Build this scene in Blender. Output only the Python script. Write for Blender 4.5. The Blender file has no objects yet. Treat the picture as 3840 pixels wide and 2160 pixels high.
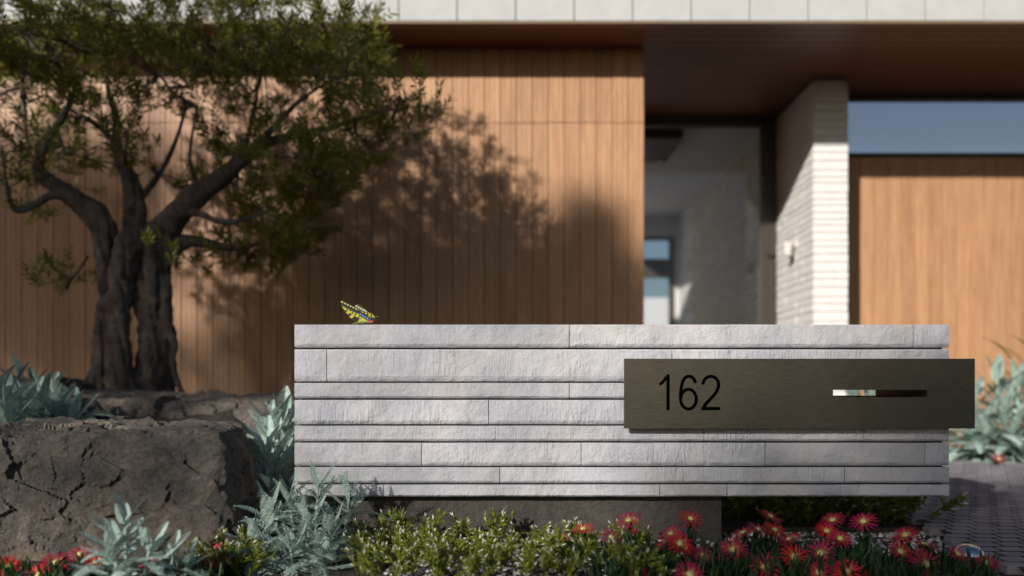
import bpy, bmesh, math, random
from mathutils import Vector, Matrix, noise, Quaternion

# ------------------------------------------------------------------ camera, sky, sun, exposure
FPX, CAMY, CAMZ, HOR = 3500.0, -3.5, 0.6, 1440.0
scene = bpy.context.scene
C = scene.collection
cam = bpy.data.cameras.new('camera')
camo = bpy.data.objects.new('camera', cam)
C.objects.link(camo)
camo.location = (0, CAMY, CAMZ)
camo.rotation_euler = (math.pi / 2, 0, 0)
cam.sensor_width = 36.0
cam.lens = 36.0 * FPX / 3840.0
cam.shift_y = (HOR - 1080.0) / 3840.0
cam.clip_start = 0.05
cam.clip_end = 2000
cam.dof.use_dof = True
cam.dof.focus_distance = 3.47
cam.dof.aperture_fstop = cam.lens / 1000.0 / 0.031
scene.camera = camo

SUN = Vector((0.62, 1.0, -0.447)).normalized()          # direction the light travels
SUN_EL = math.asin(-SUN.z)
SUN_AZ = math.atan2(-SUN.x, -SUN.y)
world = bpy.data.worlds.new('World')
scene.world = world
world.use_nodes = True
wn = world.node_tree
for n in list(wn.nodes):
    wn.nodes.remove(n)
sky = wn.nodes.new('ShaderNodeTexSky')
sky.sky_type = 'NISHITA'
sky.sun_disc = False
sky.sun_elevation = SUN_EL
sky.sun_rotation = SUN_AZ
sky.air_density = 1.0
sky.dust_density = 1.0
sky.ozone_density = 1.6
bg = wn.nodes.new('ShaderNodeBackground')
bg.inputs['Strength'].default_value = 0.05
wo = wn.nodes.new('ShaderNodeOutputWorld')
wn.links.new(sky.outputs[0], bg.inputs[0])
wn.links.new(bg.outputs[0], wo.inputs[0])
sl = bpy.data.lights.new('sun', 'SUN')
sl.energy = 5.0
sl.angle = math.radians(0.9)
sl.color = (1.0, 0.93, 0.84)
so = bpy.data.objects.new('sun', sl)
C.objects.link(so)
so.rotation_euler = SUN.to_track_quat('-Z', 'Y').to_euler()
so.location = (-6, -10, 8)
scene.render.engine = 'CYCLES'
scene.cycles.use_denoising = True
scene.cycles.max_bounces = 8
scene.cycles.transparent_max_bounces = 12
scene.cycles.caustics_reflective = False
scene.cycles.caustics_refractive = False
scene.cycles.sample_clamp_indirect = 6
scene.view_settings.view_transform = 'Standard'
scene.view_settings.look = 'None'
scene.view_settings.exposure = 0.15
scene.view_settings.gamma = 1.0
scene.view_settings.use_curve_mapping = False

R = random.Random(11)


def P(px, py, d):
    """photo pixel (3840 wide) at distance d in front of the camera -> world point"""
    s = FPX / d
    return Vector(((px - 1920.0) / s, CAMY + d, CAMZ + (HOR - py) / s))


# ------------------------------------------------------------------ helpers
class MB:
    def __init__(self):
        self.v, self.f, self.m, self.c = [], [], [], None

    def add(self, verts, faces, mi=0):
        o = len(self.v)
        self.v += [tuple(p) for p in verts]
        self.f += [tuple(i + o for i in q) for q in faces]
        self.m += [mi] * len(faces)

    def box(self, x0, x1, y0, y1, z0, z1, mi=0):
        self.add([(x0, y0, z0), (x1, y0, z0), (x1, y1, z0), (x0, y1, z0), (x0, y0, z1), (x1, y0, z1), (x1, y1, z1), (x0, y1, z1)],
                 [(0, 3, 2, 1), (4, 5, 6, 7), (0, 1, 5, 4), (1, 2, 6, 5), (2, 3, 7, 6), (3, 0, 4, 7)], mi)

    def tube(self, pts, rads, sides=8, mi=0, wob=0.0, fr=6.0, cap=True):
        pts = [Vector(p) for p in pts]
        n = len(pts)
        o = len(self.v)
        up = Vector((0.3, 0.9, 0.2)).normalized()
        for i, p in enumerate(pts):
            t = (pts[min(i + 1, n - 1)] - pts[max(i - 1, 0)])
            if t.length < 1e-9:
                t = Vector((0, 0, 1))
            t.normalize()
            a = t.cross(up)
            if a.length < 1e-4:
                a = t.cross(Vector((1, 0, 0)))
            a.normalize()
            b = t.cross(a)
            for k in range(sides):
                an = 2 * math.pi * k / sides
                dr = a * math.cos(an) + b * math.sin(an)
                r = rads[i]
                if wob:
                    q = p + dr * r
                    r *= 1 + wob * (noise.noise(Vector((q.x * fr * 2, q.y * fr * 2, q.z * fr * 0.6))) + 0.5 * noise.noise(q * fr * 4))
                    r *= 1 - wob * 0.75 * max(0.0, 1 - abs(noise.noise(Vector((q.x * fr * 3 + q.z * 2.0, q.y * fr * 3, q.z * 1.6)))) * 5)
                self.v.append(tuple(p + dr * r))
        for i in range(n - 1):
            for k in range(sides):
                k2 = (k + 1) % sides
                self.f.append((o + i * sides + k, o + i * sides + k2, o + (i + 1) * sides + k2, o + (i + 1) * sides + k))
                self.m.append(mi)
        if cap:
            self.f.append(tuple(o + k for k in range(sides))[::-1])
            self.f.append(tuple(o + (n - 1) * sides + k for k in range(sides)))
            self.m += [mi, mi]

    def mesh(self, name, mats, smooth=False):
        me = bpy.data.meshes.new(name)
        me.from_pydata(self.v, [], self.f)
        for mt in (mats if isinstance(mats, (list, tuple)) else [mats]):
            me.materials.append(mt)
        me.polygons.foreach_set('material_index', self.m)
        if smooth:
            me.polygons.foreach_set('use_smooth', [True] * len(me.polygons))
        me.update()
        return me


def wloc(o):
    v = o.location.copy()
    if o.parent:
        v = o.matrix_parent_inverse @ v
        v = wloc_mat(o.parent) @ v
    return v


def wloc_mat(o):
    m = Matrix.LocRotScale(o.location, o.rotation_euler, o.scale)
    if o.parent:
        m = wloc_mat(o.parent) @ o.matrix_parent_inverse @ m
    return m


def put(name, me, parent=None, mat=None):
    o = bpy.data.objects.new(name, me)
    C.objects.link(o)
    if parent is not None:
        o.parent = parent
        o.matrix_parent_inverse = wloc_mat(parent).inverted()
    if mat is not None:
        o.location, q, o.scale = mat.decompose()
        o.rotation_euler = q.to_euler()
    return o


def tag(o, label=None, cat=None, group=None, kind=None):
    if label:
        o['label'] = label
    if cat:
        o['category'] = cat
    if group:
        o['group'] = group
    if kind:
        o['kind'] = kind
    return o


def thing(name, label, cat, loc, group=None):
    o = bpy.data.objects.new(name, None)
    C.objects.link(o)
    o.location = loc
    o.empty_display_size = 0.1
    return tag(o, label, cat, group)


def bevel(me, w, seg=1):
    bm = bmesh.new()
    bm.from_mesh(me)
    bmesh.ops.bevel(bm, geom=bm.edges[:], offset=w, segments=seg, affect='EDGES', profile=0.5)
    bm.to_mesh(me)
    bm.free()
    return me


# ------------------------------------------------------------------ materials
def nodes(name):
    m = bpy.data.materials.new(name)
    m.use_nodes = True
    nt = m.node_tree
    b = nt.nodes['Principled BSDF']
    return m, nt, b


def N(nt, t, **kw):
    n = nt.nodes.new(t)
    for k, v in kw.items():
        if k in n.inputs:
            n.inputs[k].default_value = v
        else:
            setattr(n, k, v)
    return n


def coords(nt, scale=(1, 1, 1), kind='pos', rot=(0, 0, 0)):
    if kind == 'pos':
        g = nt.nodes.new('ShaderNodeNewGeometry')
        out = g.outputs['Position']
    else:
        g = nt.nodes.new('ShaderNodeTexCoord')
        out = g.outputs['Object']
    mp = nt.nodes.new('ShaderNodeMapping')
    mp.inputs['Scale'].default_value = scale
    mp.inputs['Rotation'].default_value = rot
    nt.links.new(out, mp.inputs['Vector'])
    return mp.outputs[0]


def ntex(nt, vec, scale, detail=4, rough=0.55, dist=0.0):
    n = N(nt, 'ShaderNodeTexNoise', Scale=scale, Detail=detail, Roughness=rough, Distortion=dist)
    nt.links.new(vec, n.inputs['Vector'])
    return n.outputs['Fac']


def ramp(nt, fac, stops):
    r = nt.nodes.new('ShaderNodeValToRGB')
    e = r.color_ramp.elements
    while len(e) > 1:
        e.remove(e[-1])
    e[0].position = stops[0][0]
    e[0].color = (*stops[0][1], 1)
    for p, c in stops[1:]:
        x = e.new(p)
        x.color = (*c, 1)
    nt.links.new(fac, r.inputs[0])
    return r.outputs[0]


def g(v):
    return (v, v, v)


def mix(nt, fac, a, b, mode='MIX'):
    n = nt.nodes.new('ShaderNodeMix')
    n.data_type = 'RGBA'
    n.blend_type = mode
    for val, idx in ((fac, 0), (a, 6), (b, 7)):
        if hasattr(val, 'default_value') or hasattr(val, 'is_linked'):
            nt.links.new(val, n.inputs[idx])
        elif isinstance(val, (tuple, list)):
            n.inputs[idx].default_value = (*val, 1)
        else:
            n.inputs[idx].default_value = val
    return n.outputs[2]


def math_n(nt, op, a, b):
    n = nt.nodes.new('ShaderNodeMath')
    n.operation = op
    for i, val in enumerate((a, b)):
        if isinstance(val, (int, float)):
            n.inputs[i].default_value = val
        else:
            nt.links.new(val, n.inputs[i])
    return n.outputs[0]


def bump(nt, b, h, strength=0.5, dist=0.01, prev=None):
    n = N(nt, 'ShaderNodeBump', Strength=strength, Distance=dist)
    nt.links.new(h, n.inputs['Height'])
    if prev is not None:
        nt.links.new(prev, n.inputs['Normal'])
    nt.links.new(n.outputs[0], b.inputs['Normal'])
    return n.outputs[0]


def objrand(nt):
    return nt.nodes.new('ShaderNodeObjectInfo').outputs['Random']


def plain(name, col, rough=0.6, metal=0.0, spec=0.5):
    m, nt, b = nodes(name)
    b.inputs['Base Color'].default_value = (*col, 1)
    b.inputs['Roughness'].default_value = rough
    b.inputs['Metallic'].default_value = metal
    b.inputs['Specular IOR Level'].default_value = spec
    return m


def m_stone():
    m, nt, b = nodes('pale_split_stone')
    v1 = coords(nt, (1, 1, 0.16))
    v2 = coords(nt, (1, 1, 1))
    big = ntex(nt, v2, 3.2, 5, 0.6)
    col = ramp(nt, big, [(0.3, (0.45, 0.465, 0.535)), (0.5, (0.54, 0.545, 0.595)), (0.7, (0.62, 0.60, 0.59))])
    st = ntex(nt, v2, 9, 6, 0.65, 0.6)
    col = mix(nt, ramp(nt, st, [(0.52, g(0)), (0.72, g(0.55))]), col, (0.38, 0.385, 0.43))
    tone = ramp(nt, objrand(nt), [(0, g(0.86)), (1, g(1.08))])
    col = mix(nt, 1.0, col, tone, 'MULTIPLY')
    sp = ntex(nt, v2, 240, 2, 0.5)
    col = mix(nt, 0.3, col, ramp(nt, sp, [(0.3, g(0.75)), (0.7, g(1.2))]), 'MULTIPLY')
    nt.links.new(col, b.inputs['Base Color'])
    b.inputs['Roughness'].default_value = 0.85
    gro = ntex(nt, v1, 62, 3, 0.55, 1.3)
    msk = ramp(nt, ntex(nt, v2, 5.5, 3, 0.6), [(0.42, g(0.05)), (0.60, g(1.2))])
    gro2 = math_n(nt, 'MULTIPLY', gro, math_n(nt, 'MULTIPLY', msk, math_n(nt, 'ADD', math_n(nt, 'MULTIPLY', objrand(nt), 0.9), 0.15)))
    rough = ntex(nt, v2, 34, 6, 0.7, 0.4)
    lump = ntex(nt, v2, 8, 3, 0.5)
    h = math_n(nt, 'ADD', math_n(nt, 'MULTIPLY', gro2, 0.9), math_n(nt, 'MULTIPLY', rough, 0.7))
    h = math_n(nt, 'ADD', h, math_n(nt, 'MULTIPLY', lump, 1.6))
    h = math_n(nt, 'ADD', h, math_n(nt, 'MULTIPLY', sp, 0.08))
    bump(nt, b, h, 0.9, 0.012)
    return m


def m_wood(name, lo, hi, horiz=False, rough=0.5):
    m, nt, b = nodes(name)
    sc = (0.25, 1, 1) if horiz else (1, 1, 0.06)
    v = coords(nt, sc)
    a = ntex(nt, v, 38, 4, 0.6, 0.4)
    col = ramp(nt, a, [(0.3, lo), (0.7, hi)])
    fine = ntex(nt, v, 220, 2, 0.6)
    col = mix(nt, 0.45, col, ramp(nt, fine, [(0.3, g(0.7)), (0.7, g(1.25))]), 'MULTIPLY')
    tone = ramp(nt, objrand(nt), [(0, g(0.90)), (1, g(1.07))])
    col = mix(nt, 1.0, col, tone, 'MULTIPLY')
    nt.links.new(col, b.inputs['Base Color'])
    b.inputs['Roughness'].default_value = rough
    bump(nt, b, fine, 0.25, 0.002)
    return m


def m_rock():
    m, nt, b = nodes('brown_basalt_rock')
    v = coords(nt)
    a = ntex(nt, v, 3.5, 8, 0.65, 0.4)
    col = ramp(nt, a, [(0.3, (0.045, 0.043, 0.045)), (0.5, (0.125, 0.110, 0.098)), (0.72, (0.28, 0.235, 0.19))])
    sp = ntex(nt, v, 60, 4, 0.7)
    col = mix(nt, 0.7, col, ramp(nt, sp, [(0.3, g(0.40)), (0.68, g(1.5))]), 'MULTIPLY')
    och = ntex(nt, v, 7, 4, 0.6)
    col = mix(nt, ramp(nt, och, [(0.58, g(0)), (0.75, g(0.6))]), col, (0.17, 0.115, 0.055))
    nt.links.new(col, b.inputs['Base Color'])
    b.inputs['Roughness'].default_value = 0.9
    vo = N(nt, 'ShaderNodeTexVoronoi', Scale=11.0)
    nt.links.new(coords(nt, (1, 1, 1.6), 'pos', (0.3, 0.6, 0)), vo.inputs['Vector'])
    h = math_n(nt, 'ADD', math_n(nt, 'MULTIPLY', ntex(nt, v, 38, 9, 0.75, 0.2), 1.0), math_n(nt, 'MULTIPLY', vo.outputs['Distance'], 0.35))
    bump(nt, b, h, 1.0, 0.022)
    return m


def m_leaf(name, stops, trans=0.3, rough=0.55, kind='rand', sc=20, transcol=None, spec=0.3):
    m, nt, b = nodes(name)
    f1 = ntex(nt, coords(nt), sc, 3, 0.6)
    col = ramp(nt, f1, stops)
    if name == 'silver_leaf':
        lv_ = ntex(nt, coords(nt, (1, 1, 1), 'obj'), 9, 4, 0.65)
        col = mix(nt, 0.75, col, ramp(nt, lv_, [(0.3, g(0.62)), (0.7, g(1.25))]), 'MULTIPLY')
        bump(nt, b, lv_, 0.5, 0.03)
    if kind == 'rand':
        col = mix(nt, 1.0, col, ramp(nt, objrand(nt), [(0, g(0.8)), (1, g(1.2))]), 'MULTIPLY')
    nt.links.new(col, b.inputs['Base Color'])
    b.inputs['Roughness'].default_value = rough
    b.inputs['Specular IOR Level'].default_value = spec
    tr = nt.nodes.new('ShaderNodeBsdfTranslucent')
    if transcol:
        nt.links.new(mix(nt, 1.0, col, transcol, 'MULTIPLY'), tr.inputs[0])
    else:
        nt.links.new(col, tr.inputs[0])
    mx = nt.nodes.new('ShaderNodeMixShader')
    mx.inputs[0].default_value = trans
    nt.links.new(b.outputs[0], mx.inputs[1])
    nt.links.new(tr.outputs[0], mx.inputs[2])
    nt.links.new(mx.outputs[0], nt.nodes['Material Output'].inputs[0])
    return m


def m_attr(name, rough=0.6, attr='tone', trans=0.0):
    m, nt, b = nodes(name)
    a = nt.nodes.new('ShaderNodeAttribute')
    a.attribute_name = attr
    nt.links.new(a.outputs['Color'], b.inputs['Base Color'])
    b.inputs['Roughness'].default_value = rough
    if trans:
        tr = nt.nodes.new('ShaderNodeBsdfTranslucent')
        nt.links.new(a.outputs['Color'], tr.inputs[0])
        mx = nt.nodes.new('ShaderNodeMixShader')
        mx.inputs[0].default_value = trans
        nt.links.new(b.outputs[0], mx.inputs[1])
        nt.links.new(tr.outputs[0], mx.inputs[2])
        nt.links.new(mx.outputs[0], nt.nodes['Material Output'].inputs[0])
    return m


def m_glass(name, tint, refl, dens=1.0):
    m, nt, b = nodes(name)
    nt.nodes.remove(b)
    tr = nt.nodes.new('ShaderNodeBsdfTransparent')
    tr.inputs[0].default_value = (dens * tint[0], dens * tint[1], dens * tint[2], 1)
    gl = nt.nodes.new('ShaderNodeBsdfGlossy')
    gl.inputs['Roughness'].default_value = 0.02
    gl.inputs['Color'].default_value = (*tint, 1)
    fr = N(nt, 'ShaderNodeFresnel', IOR=refl)
    f = fr.outputs[0]
    mx = nt.nodes.new('ShaderNodeMixShader')
    nt.links.new(f, mx.inputs[0])
    nt.links.new(tr.outputs[0], mx.inputs[1])
    nt.links.new(gl.outputs[0], mx.inputs[2])
    nt.links.new(mx.outputs[0], nt.nodes['Material Output'].inputs[0])
    return m


def m_noise(name, stops, sc, rough=0.8, bs=0.5, bd=0.01, bsc=60, detail=6):
    m, nt, b = nodes(name)
    v = coords(nt)
    col = ramp(nt, ntex(nt, v, sc, detail, 0.65), stops)
    nt.links.new(col, b.inputs['Base Color'])
    b.inputs['Roughness'].default_value = rough
    if bs:
        bump(nt, b, ntex(nt, v, bsc, 5, 0.65), bs, bd)
    return m


def m_bronze():
    m, nt, b = nodes('brushed_bronze')
    v = coords(nt, (0.05, 1, 1))
    br = ntex(nt, v, 420, 3, 0.6)
    col = ramp(nt, br, [(0.3, (0.066, 0.058, 0.041)), (0.7, (0.12, 0.106, 0.077))])
    nt.links.new(col, b.inputs['Base Color'])
    b.inputs['Metallic'].default_value = 0.55
    nt.links.new(ramp(nt, br, [(0.3, g(0.36)), (0.7, g(0.5))]), b.inputs['Roughness'])
    bump(nt, b, br, 0.15, 0.001)
    return m


M = {}
M['stone'] = m_stone()
M['core'] = plain('dark_joint', (0.02, 0.019, 0.018), 0.9)
M['plinth'] = m_noise('dark_render', [(0.3, (0.045, 0.040, 0.037)), (0.7, (0.085, 0.075, 0.066))], 30, 0.9, 0.9, 0.012, 75)
M['bronze'] = m_bronze()
M['black'] = plain('black_inlay', (0.0015, 0.0015, 0.0015), 0.9, 0, 0.0)
M['slot'] = plain('dark_slot_metal', (0.03, 0.026, 0.02), 0.5, 0.5)
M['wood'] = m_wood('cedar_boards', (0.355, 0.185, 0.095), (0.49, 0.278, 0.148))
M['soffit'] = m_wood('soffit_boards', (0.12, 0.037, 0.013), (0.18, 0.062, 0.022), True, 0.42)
M['frame'] = plain('dark_bronze_aluminium', (0.05, 0.041, 0.034), 0.45, 0, 0.3)
M['tile'] = m_noise('fascia_tile', [(0.3, (0.42, 0.425, 0.43)), (0.7, (0.475, 0.48, 0.485))], 6, 0.8, 0.15, 0.004, 90)
M['brick'] = m_noise('pale_roman_brick', [(0.3, (0.67, 0.66, 0.645)), (0.7, (0.76, 0.75, 0.735))], 9, 0.85, 0.4, 0.006, 40)
M['mortar'] = plain('grey_mortar', (0.60, 0.58, 0.55), 0.9)
M['brick_shade'] = m_noise('shaded_roman_brick', [(0.3, (0.44, 0.36, 0.275)), (0.7, (0.62, 0.52, 0.41))], 5, 0.8, 0.3, 0.006, 40)  # pier's brick again, with indoor shade and a warm cast mixed into its colour
M['plaster'] = plain('white_plaster', (0.66, 0.63, 0.61), 0.8)
M['floor_in'] = plain('interior_floor', (0.52, 0.49, 0.46), 0.5)
M['glass'] = m_glass('entrance_glass', (0.93, 0.95, 0.97), 1.42)
M['clere'] = m_glass('clear_blue_glass', (1.0, 0.94, 0.93), 1.5)
M['rock'] = m_rock()
M['bark'] = m_noise('olive_bark', [(0.3, (0.055, 0.042, 0.036)), (0.7, (0.17, 0.135, 0.115))], 14, 0.9, 0.9, 0.03, 30)
M['oleaf'] = m_leaf('olive_leaf', [(0.3, (0.085, 0.10, 0.022)), (0.55, (0.22, 0.225, 0.048)), (0.75, (0.38, 0.36, 0.09))], 0.42, 0.42, '', 9, (1.1, 1.15, 0.5))
M['silver'] = m_leaf('silver_leaf', [(0.3, (0.27, 0.39, 0.345)), (0.7, (0.48, 0.61, 0.55))], 0.18, 0.75, 'rand', 25)
M['sprig'] = m_leaf('sprig_leaf', [(0.3, (0.095, 0.125, 0.016)), (0.7, (0.26, 0.29, 0.045))], 0.35, 0.45, 'rand', 30, (1.1, 1.1, 0.5))
M['white'] = m_leaf('white_tip', [(0.3, (0.62, 0.60, 0.56)), (0.7, (0.80, 0.78, 0.74))], 0.25, 0.5, '', 30)
M['spike'] = m_leaf('ice_plant_leaf', [(0.3, (0.010, 0.030, 0.010)), (0.7, (0.03, 0.075, 0.02))], 0.15, 0.35, '', 30)
M['fcentre'] = m_noise('flower_centre', [(0.3, (0.55, 0.42, 0.12)), (0.7, (0.75, 0.65, 0.30))], 300, 0.7, 0.4, 0.002, 400)
M['soil'] = m_noise('dark_soil', [(0.3, (0.018, 0.014, 0.011)), (0.7, (0.05, 0.04, 0.032))], 12, 0.95, 0.7, 0.03, 30)
M['sett'] = m_noise('paving_sett', [(0.3, (0.16, 0.15, 0.17)), (0.7, (0.30, 0.28, 0.315))], 7, 0.75, 0.5, 0.004, 120, 8)
M['joint'] = plain('paving_joint', (0.012, 0.011, 0.011), 0.95)
M['pebble'] = m_attr('pebble', 0.6)
M['wing'] = m_attr('wing', 0.45, 'tone', 0.12)
M['chrome'] = plain('mirror_steel', (0.75, 0.76, 0.78), 0.06, 1.0)
M['copper'] = plain('copper_ring', (0.55, 0.28, 0.12), 0.25, 1.0)
M['bfly'] = m_noise('butterfly_fur', [(0.4, (0.02, 0.02, 0.01)), (0.6, (0.35, 0.38, 0.05))], 160, 0.8, 0, 0)


def m_petal():
    m, nt, b = nodes('ice_plant_petal')
    tc = nt.nodes.new('ShaderNodeTexCoord')
    sep = nt.nodes.new('ShaderNodeVectorMath')
    sep.operation = 'LENGTH'
    nt.links.new(tc.outputs['Object'], sep.inputs[0])
    col = ramp(nt, sep.outputs['Value'], [(0.008, (0.75, 0.42, 0.07)), (0.017, (0.68, 0.15, 0.06)), (0.024, (0.70, 0.032, 0.045)), (0.045, (0.60, 0.02, 0.06))])
    col = mix(nt, 1.0, col, ramp(nt, objrand(nt), [(0, (0.72, 0.9, 2.2)), (0.5, (0.9, 1, 1.4)), (1, (1.15, 1.0, 0.6))]), 'MULTIPLY')
    nt.links.new(col, b.inputs['Base Color'])
    b.inputs['Roughness'].default_value = 0.45
    tr = nt.nodes.new('ShaderNodeBsdfTranslucent')
    nt.links.new(col, tr.inputs[0])
    mx = nt.nodes.new('ShaderNodeMixShader')
    mx.inputs[0].default_value = 0.3
    nt.links.new(b.outputs[0], mx.inputs[1])
    nt.links.new(tr.outputs[0], mx.inputs[2])
    nt.links.new(mx.outputs[0], nt.nodes['Material Output'].inputs[0])
    return m


M['petal'] = m_petal()

# ------------------------------------------------------------------ ground
mb = MB()
mb.add([(-300, -300, 0), (300, -300, 0), (300, 300, 0), (-300, 300, 0)], [(0, 1, 2, 3)])
tag(put('ground', mb.mesh('ground', M['soil'])), kind='structure')


def edge_x(y):       # left edge of the paving
    return 1.58 + 0.10 * (y + 0.5) + 0.02 * math.sin(y * 2.1)


mb = MB()
ys = [-4 + i * 0.4 for i in range(33)]
vs, fs = [], []
for y in ys:
    vs += [(edge_x(y) + 0.03, y, 0.0255), (9.0, y, 0.0255)]
for i in range(len(ys) - 1):
    fs.append((2 * i, 2 * i + 1, 2 * i + 3, 2 * i + 2))
mb.add(vs, fs)
paving = tag(put('paving', mb.mesh('paving', M['joint'])), kind='structure')
PITCH, GAP = 0.094, 0.012
sm = MB()
hw = (PITCH - GAP) / 2
sm.box(-hw, hw, -hw + 0.0055, hw - 0.0055, -0.03, 0.0)
settme = bevel(sm.mesh('sett', M['sett']), 0.003)
setts = []
row = 0
y = -2.6
while y < 4.2:
    off = (row % 2) * PITCH / 2
    x = math.floor(edge_x(y) / PITCH) * PITCH + off
    while x < 1.0 + (y - CAMY) * 0.62:
        if x - hw > edge_x(y) - 0.03:
            d = y - CAMY
            px, py = 1920 + x * FPX / d, HOR + 0.59 * FPX / d
            vis = px < 3880 and py < 2190 and not (px < 3555 and py < 1860)
            setts.append((0 if vis else 1, d, x, y))
        x += PITCH
    y += PITCH
    row += 1
setts.sort()
rest = MB()
for i, (v, d, x, y) in enumerate(setts):
    z = 0.028 + R.uniform(-0.0012, 0.0012)
    mat = Matrix.Translation((x + R.uniform(-.001, .001), y + R.uniform(-.001, .001), z)) @ Matrix.Rotation(R.uniform(-.012, .012), 4, 'Z') @ Matrix.Rotation(R.uniform(-.01, .01), 4, 'X')
    if i < 300:
        put('sett', settme, paving, mat)
    else:
        rest.add([mat @ q.co for q in settme.vertices], [tuple(p.vertices) for p in settme.polygons])
tag(put('far_setts', rest.mesh('far_setts', M['sett']), paving), kind='stuff')

# raised planting bed on the left behind the boulders
mb = MB()
nx, ny = 60, 44
vs, fs = [], []
for j in range(ny + 1):
    for i in range(nx + 1):
        x = -6.5 + 5.9 * i / nx
        y = 0.25 + 3.4 * j / ny
        hgt = 0.50 * min(1, max(0, (y - 0.35) / 1.2)) * min(1, max(0, (-0.95 - x) / 0.5))
        hgt += 0.025 * noise.noise(Vector((x * 3, y * 3, 0))) + 0.01 * noise.noise(Vector((x * 11, y * 11, 2)))
        vs.append((x, y, max(hgt, -0.02)))
for j in range(ny):
    for i in range(nx):
        a = j * (nx + 1) + i
        fs.append((a, a + 1, a + nx + 2, a + nx + 1))
mb.add(vs, fs)
tag(put('planting_bed', mb.mesh('planting_bed', M['soil'], True)), kind='structure')

# gravel
ico = bmesh.new()
bmesh.ops.create_icosphere(ico, subdivisions=1, radius=1)
iv = [v.co.copy() for v in ico.verts]
jf = [tuple(v.index for v in f.verts) for f in ico.faces]
ico.free()
mb = MB()
cols = []
for k in range(5200):
    d = R.uniform(2.55, 3.75)
    px = R.uniform(1450, 3750)
    x = (px - 1920) * d / FPX
    y = d + CAMY
    if x > edge_x(y) + 0.02:
        continue
    r = R.uniform(0.005, 0.011)
    m_ = Matrix.Translation((x, y, r * 0.35)) @ Matrix.Rotation(R.uniform(0, 6.3), 4, 'Z') @ Matrix.Rotation(R.uniform(-.4, .4), 4, 'X') @ Matrix.Diagonal((r * R.uniform(1, 1.6), r, r * R.uniform(.5, .75), 1))
    mb.add([m_ @ q for q in iv], jf)
    t = R.choice((0.06, 0.16, 0.28, 0.45, 0.6))
    t *= R.uniform(.8, 1.2)
    cols += [t, t * 0.96, t * 0.93, 1] * len(iv)
me = mb.mesh('gravel', M['pebble'], True)
ca = me.color_attributes.new('tone', 'FLOAT_COLOR', 'POINT')
ca.data.foreach_set('color', cols)
tag(put('gravel', me), 'loose grey and white gravel between the plants and the paving', 'gravel', kind='stuff')

# ------------------------------------------------------------------ house
YB = 10.9
D_F, D_W, D_C, D_R, D_D = 6.71, 7.22, 7.95, 8.38, 9.10
YF, YW, YC, YR, YD = (d + CAMY for d in (D_F, D_W, D_C, D_R, D_D))
ZS = 3.20
XE = 1.02                    # right end of the left cedar wall
XS0, XS1 = 2.568, 2.864      # stone wall faces
house = thing('house', 'modern house with cedar board walls, pale fascia and a stone entrance pier', 'house', (0, YW, 0))
XL, XR = -5.2, 6.2

# cedar wall left
mb = MB()
mb.box(XL, XE - 0.02, YW + 0.030, YW + 0.2, 0.0, ZS - 0.003)
mb.box(XE - 0.2, XE - 0.02, YW + 0.2, YD + 0.3, 0.0, ZS - 0.003)
wall_l = put('cedar_wall', mb.mesh('cedar_wall', M['core']), house)


def board_mesh(name, w, h, grooves, mat):
    """vertical board, front at y=0, narrow saw grooves cut in the face"""
    xs = [(-w / 2 + 0.004, 0.006), (-w / 2 + 0.006, 0.0)]
    for gx in grooves:
        xs += [(gx - 0.003, 0.0), (gx - 0.002, 0.004), (gx + 0.002, 0.004), (gx + 0.003, 0.0)]
    xs += [(w / 2 - 0.002, 0.0), (w / 2, 0.006)]
    prof = [(-w / 2 + 0.004, 0.026)] + xs + [(w / 2, 0.026)]
    mb = MB()
    n = len(prof)
    mb.v = [(x, yy, 0) for x, yy in prof] + [(x, yy, h) for x, yy in prof]
    mb.f = [(i, i + 1, i + 1 + n, i + n) for i in range(n - 1)] + [(n - 1, 0, n, 2 * n - 1)]
    mb.f += [tuple(range(n))[::-1], tuple(range(n, 2 * n))]
    mb.m = [0] * len(mb.f)
    return mb.mesh(name, mat)


BW = 0.1235
zj = CAMZ + (HOR - 459) / (FPX / D_W)
bl = [board_mesh('board', BW, zj - 0.006, gr, M['wood']) for gr in ((-0.02, 0.021), (-0.02, 0.02))]
bu = [board_mesh('board', BW, ZS - 0.004 - zj, gr, M['wood']) for gr in ((-0.02, 0.021), (-0.02, 0.02))]
k = 0
x = XE - BW / 2
while x > XL + BW / 2:
    put('board', bl[k % 2], wall_l, Matrix.Translation((x, YW + R.uniform(-.002, .002), 0.0)))
    put('board', bu[k % 2], wall_l, Matrix.Translation((x, YW + R.uniform(-.002, .002), zj)))
    x -= BW
    k += 1
# return of the cedar wall into the entrance
bret = board_mesh('board', BW, ZS - 0.004, (-0.02, 0.021), M['wood'])
y = YW + 0.035 + BW / 2
while y < YD:
    put('board', bret, wall_l, Matrix.Translation((XE + 0.006, y, 0)) @ Matrix.Rotation(math.pi / 2, 4, 'Z'))
    y += BW

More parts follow.
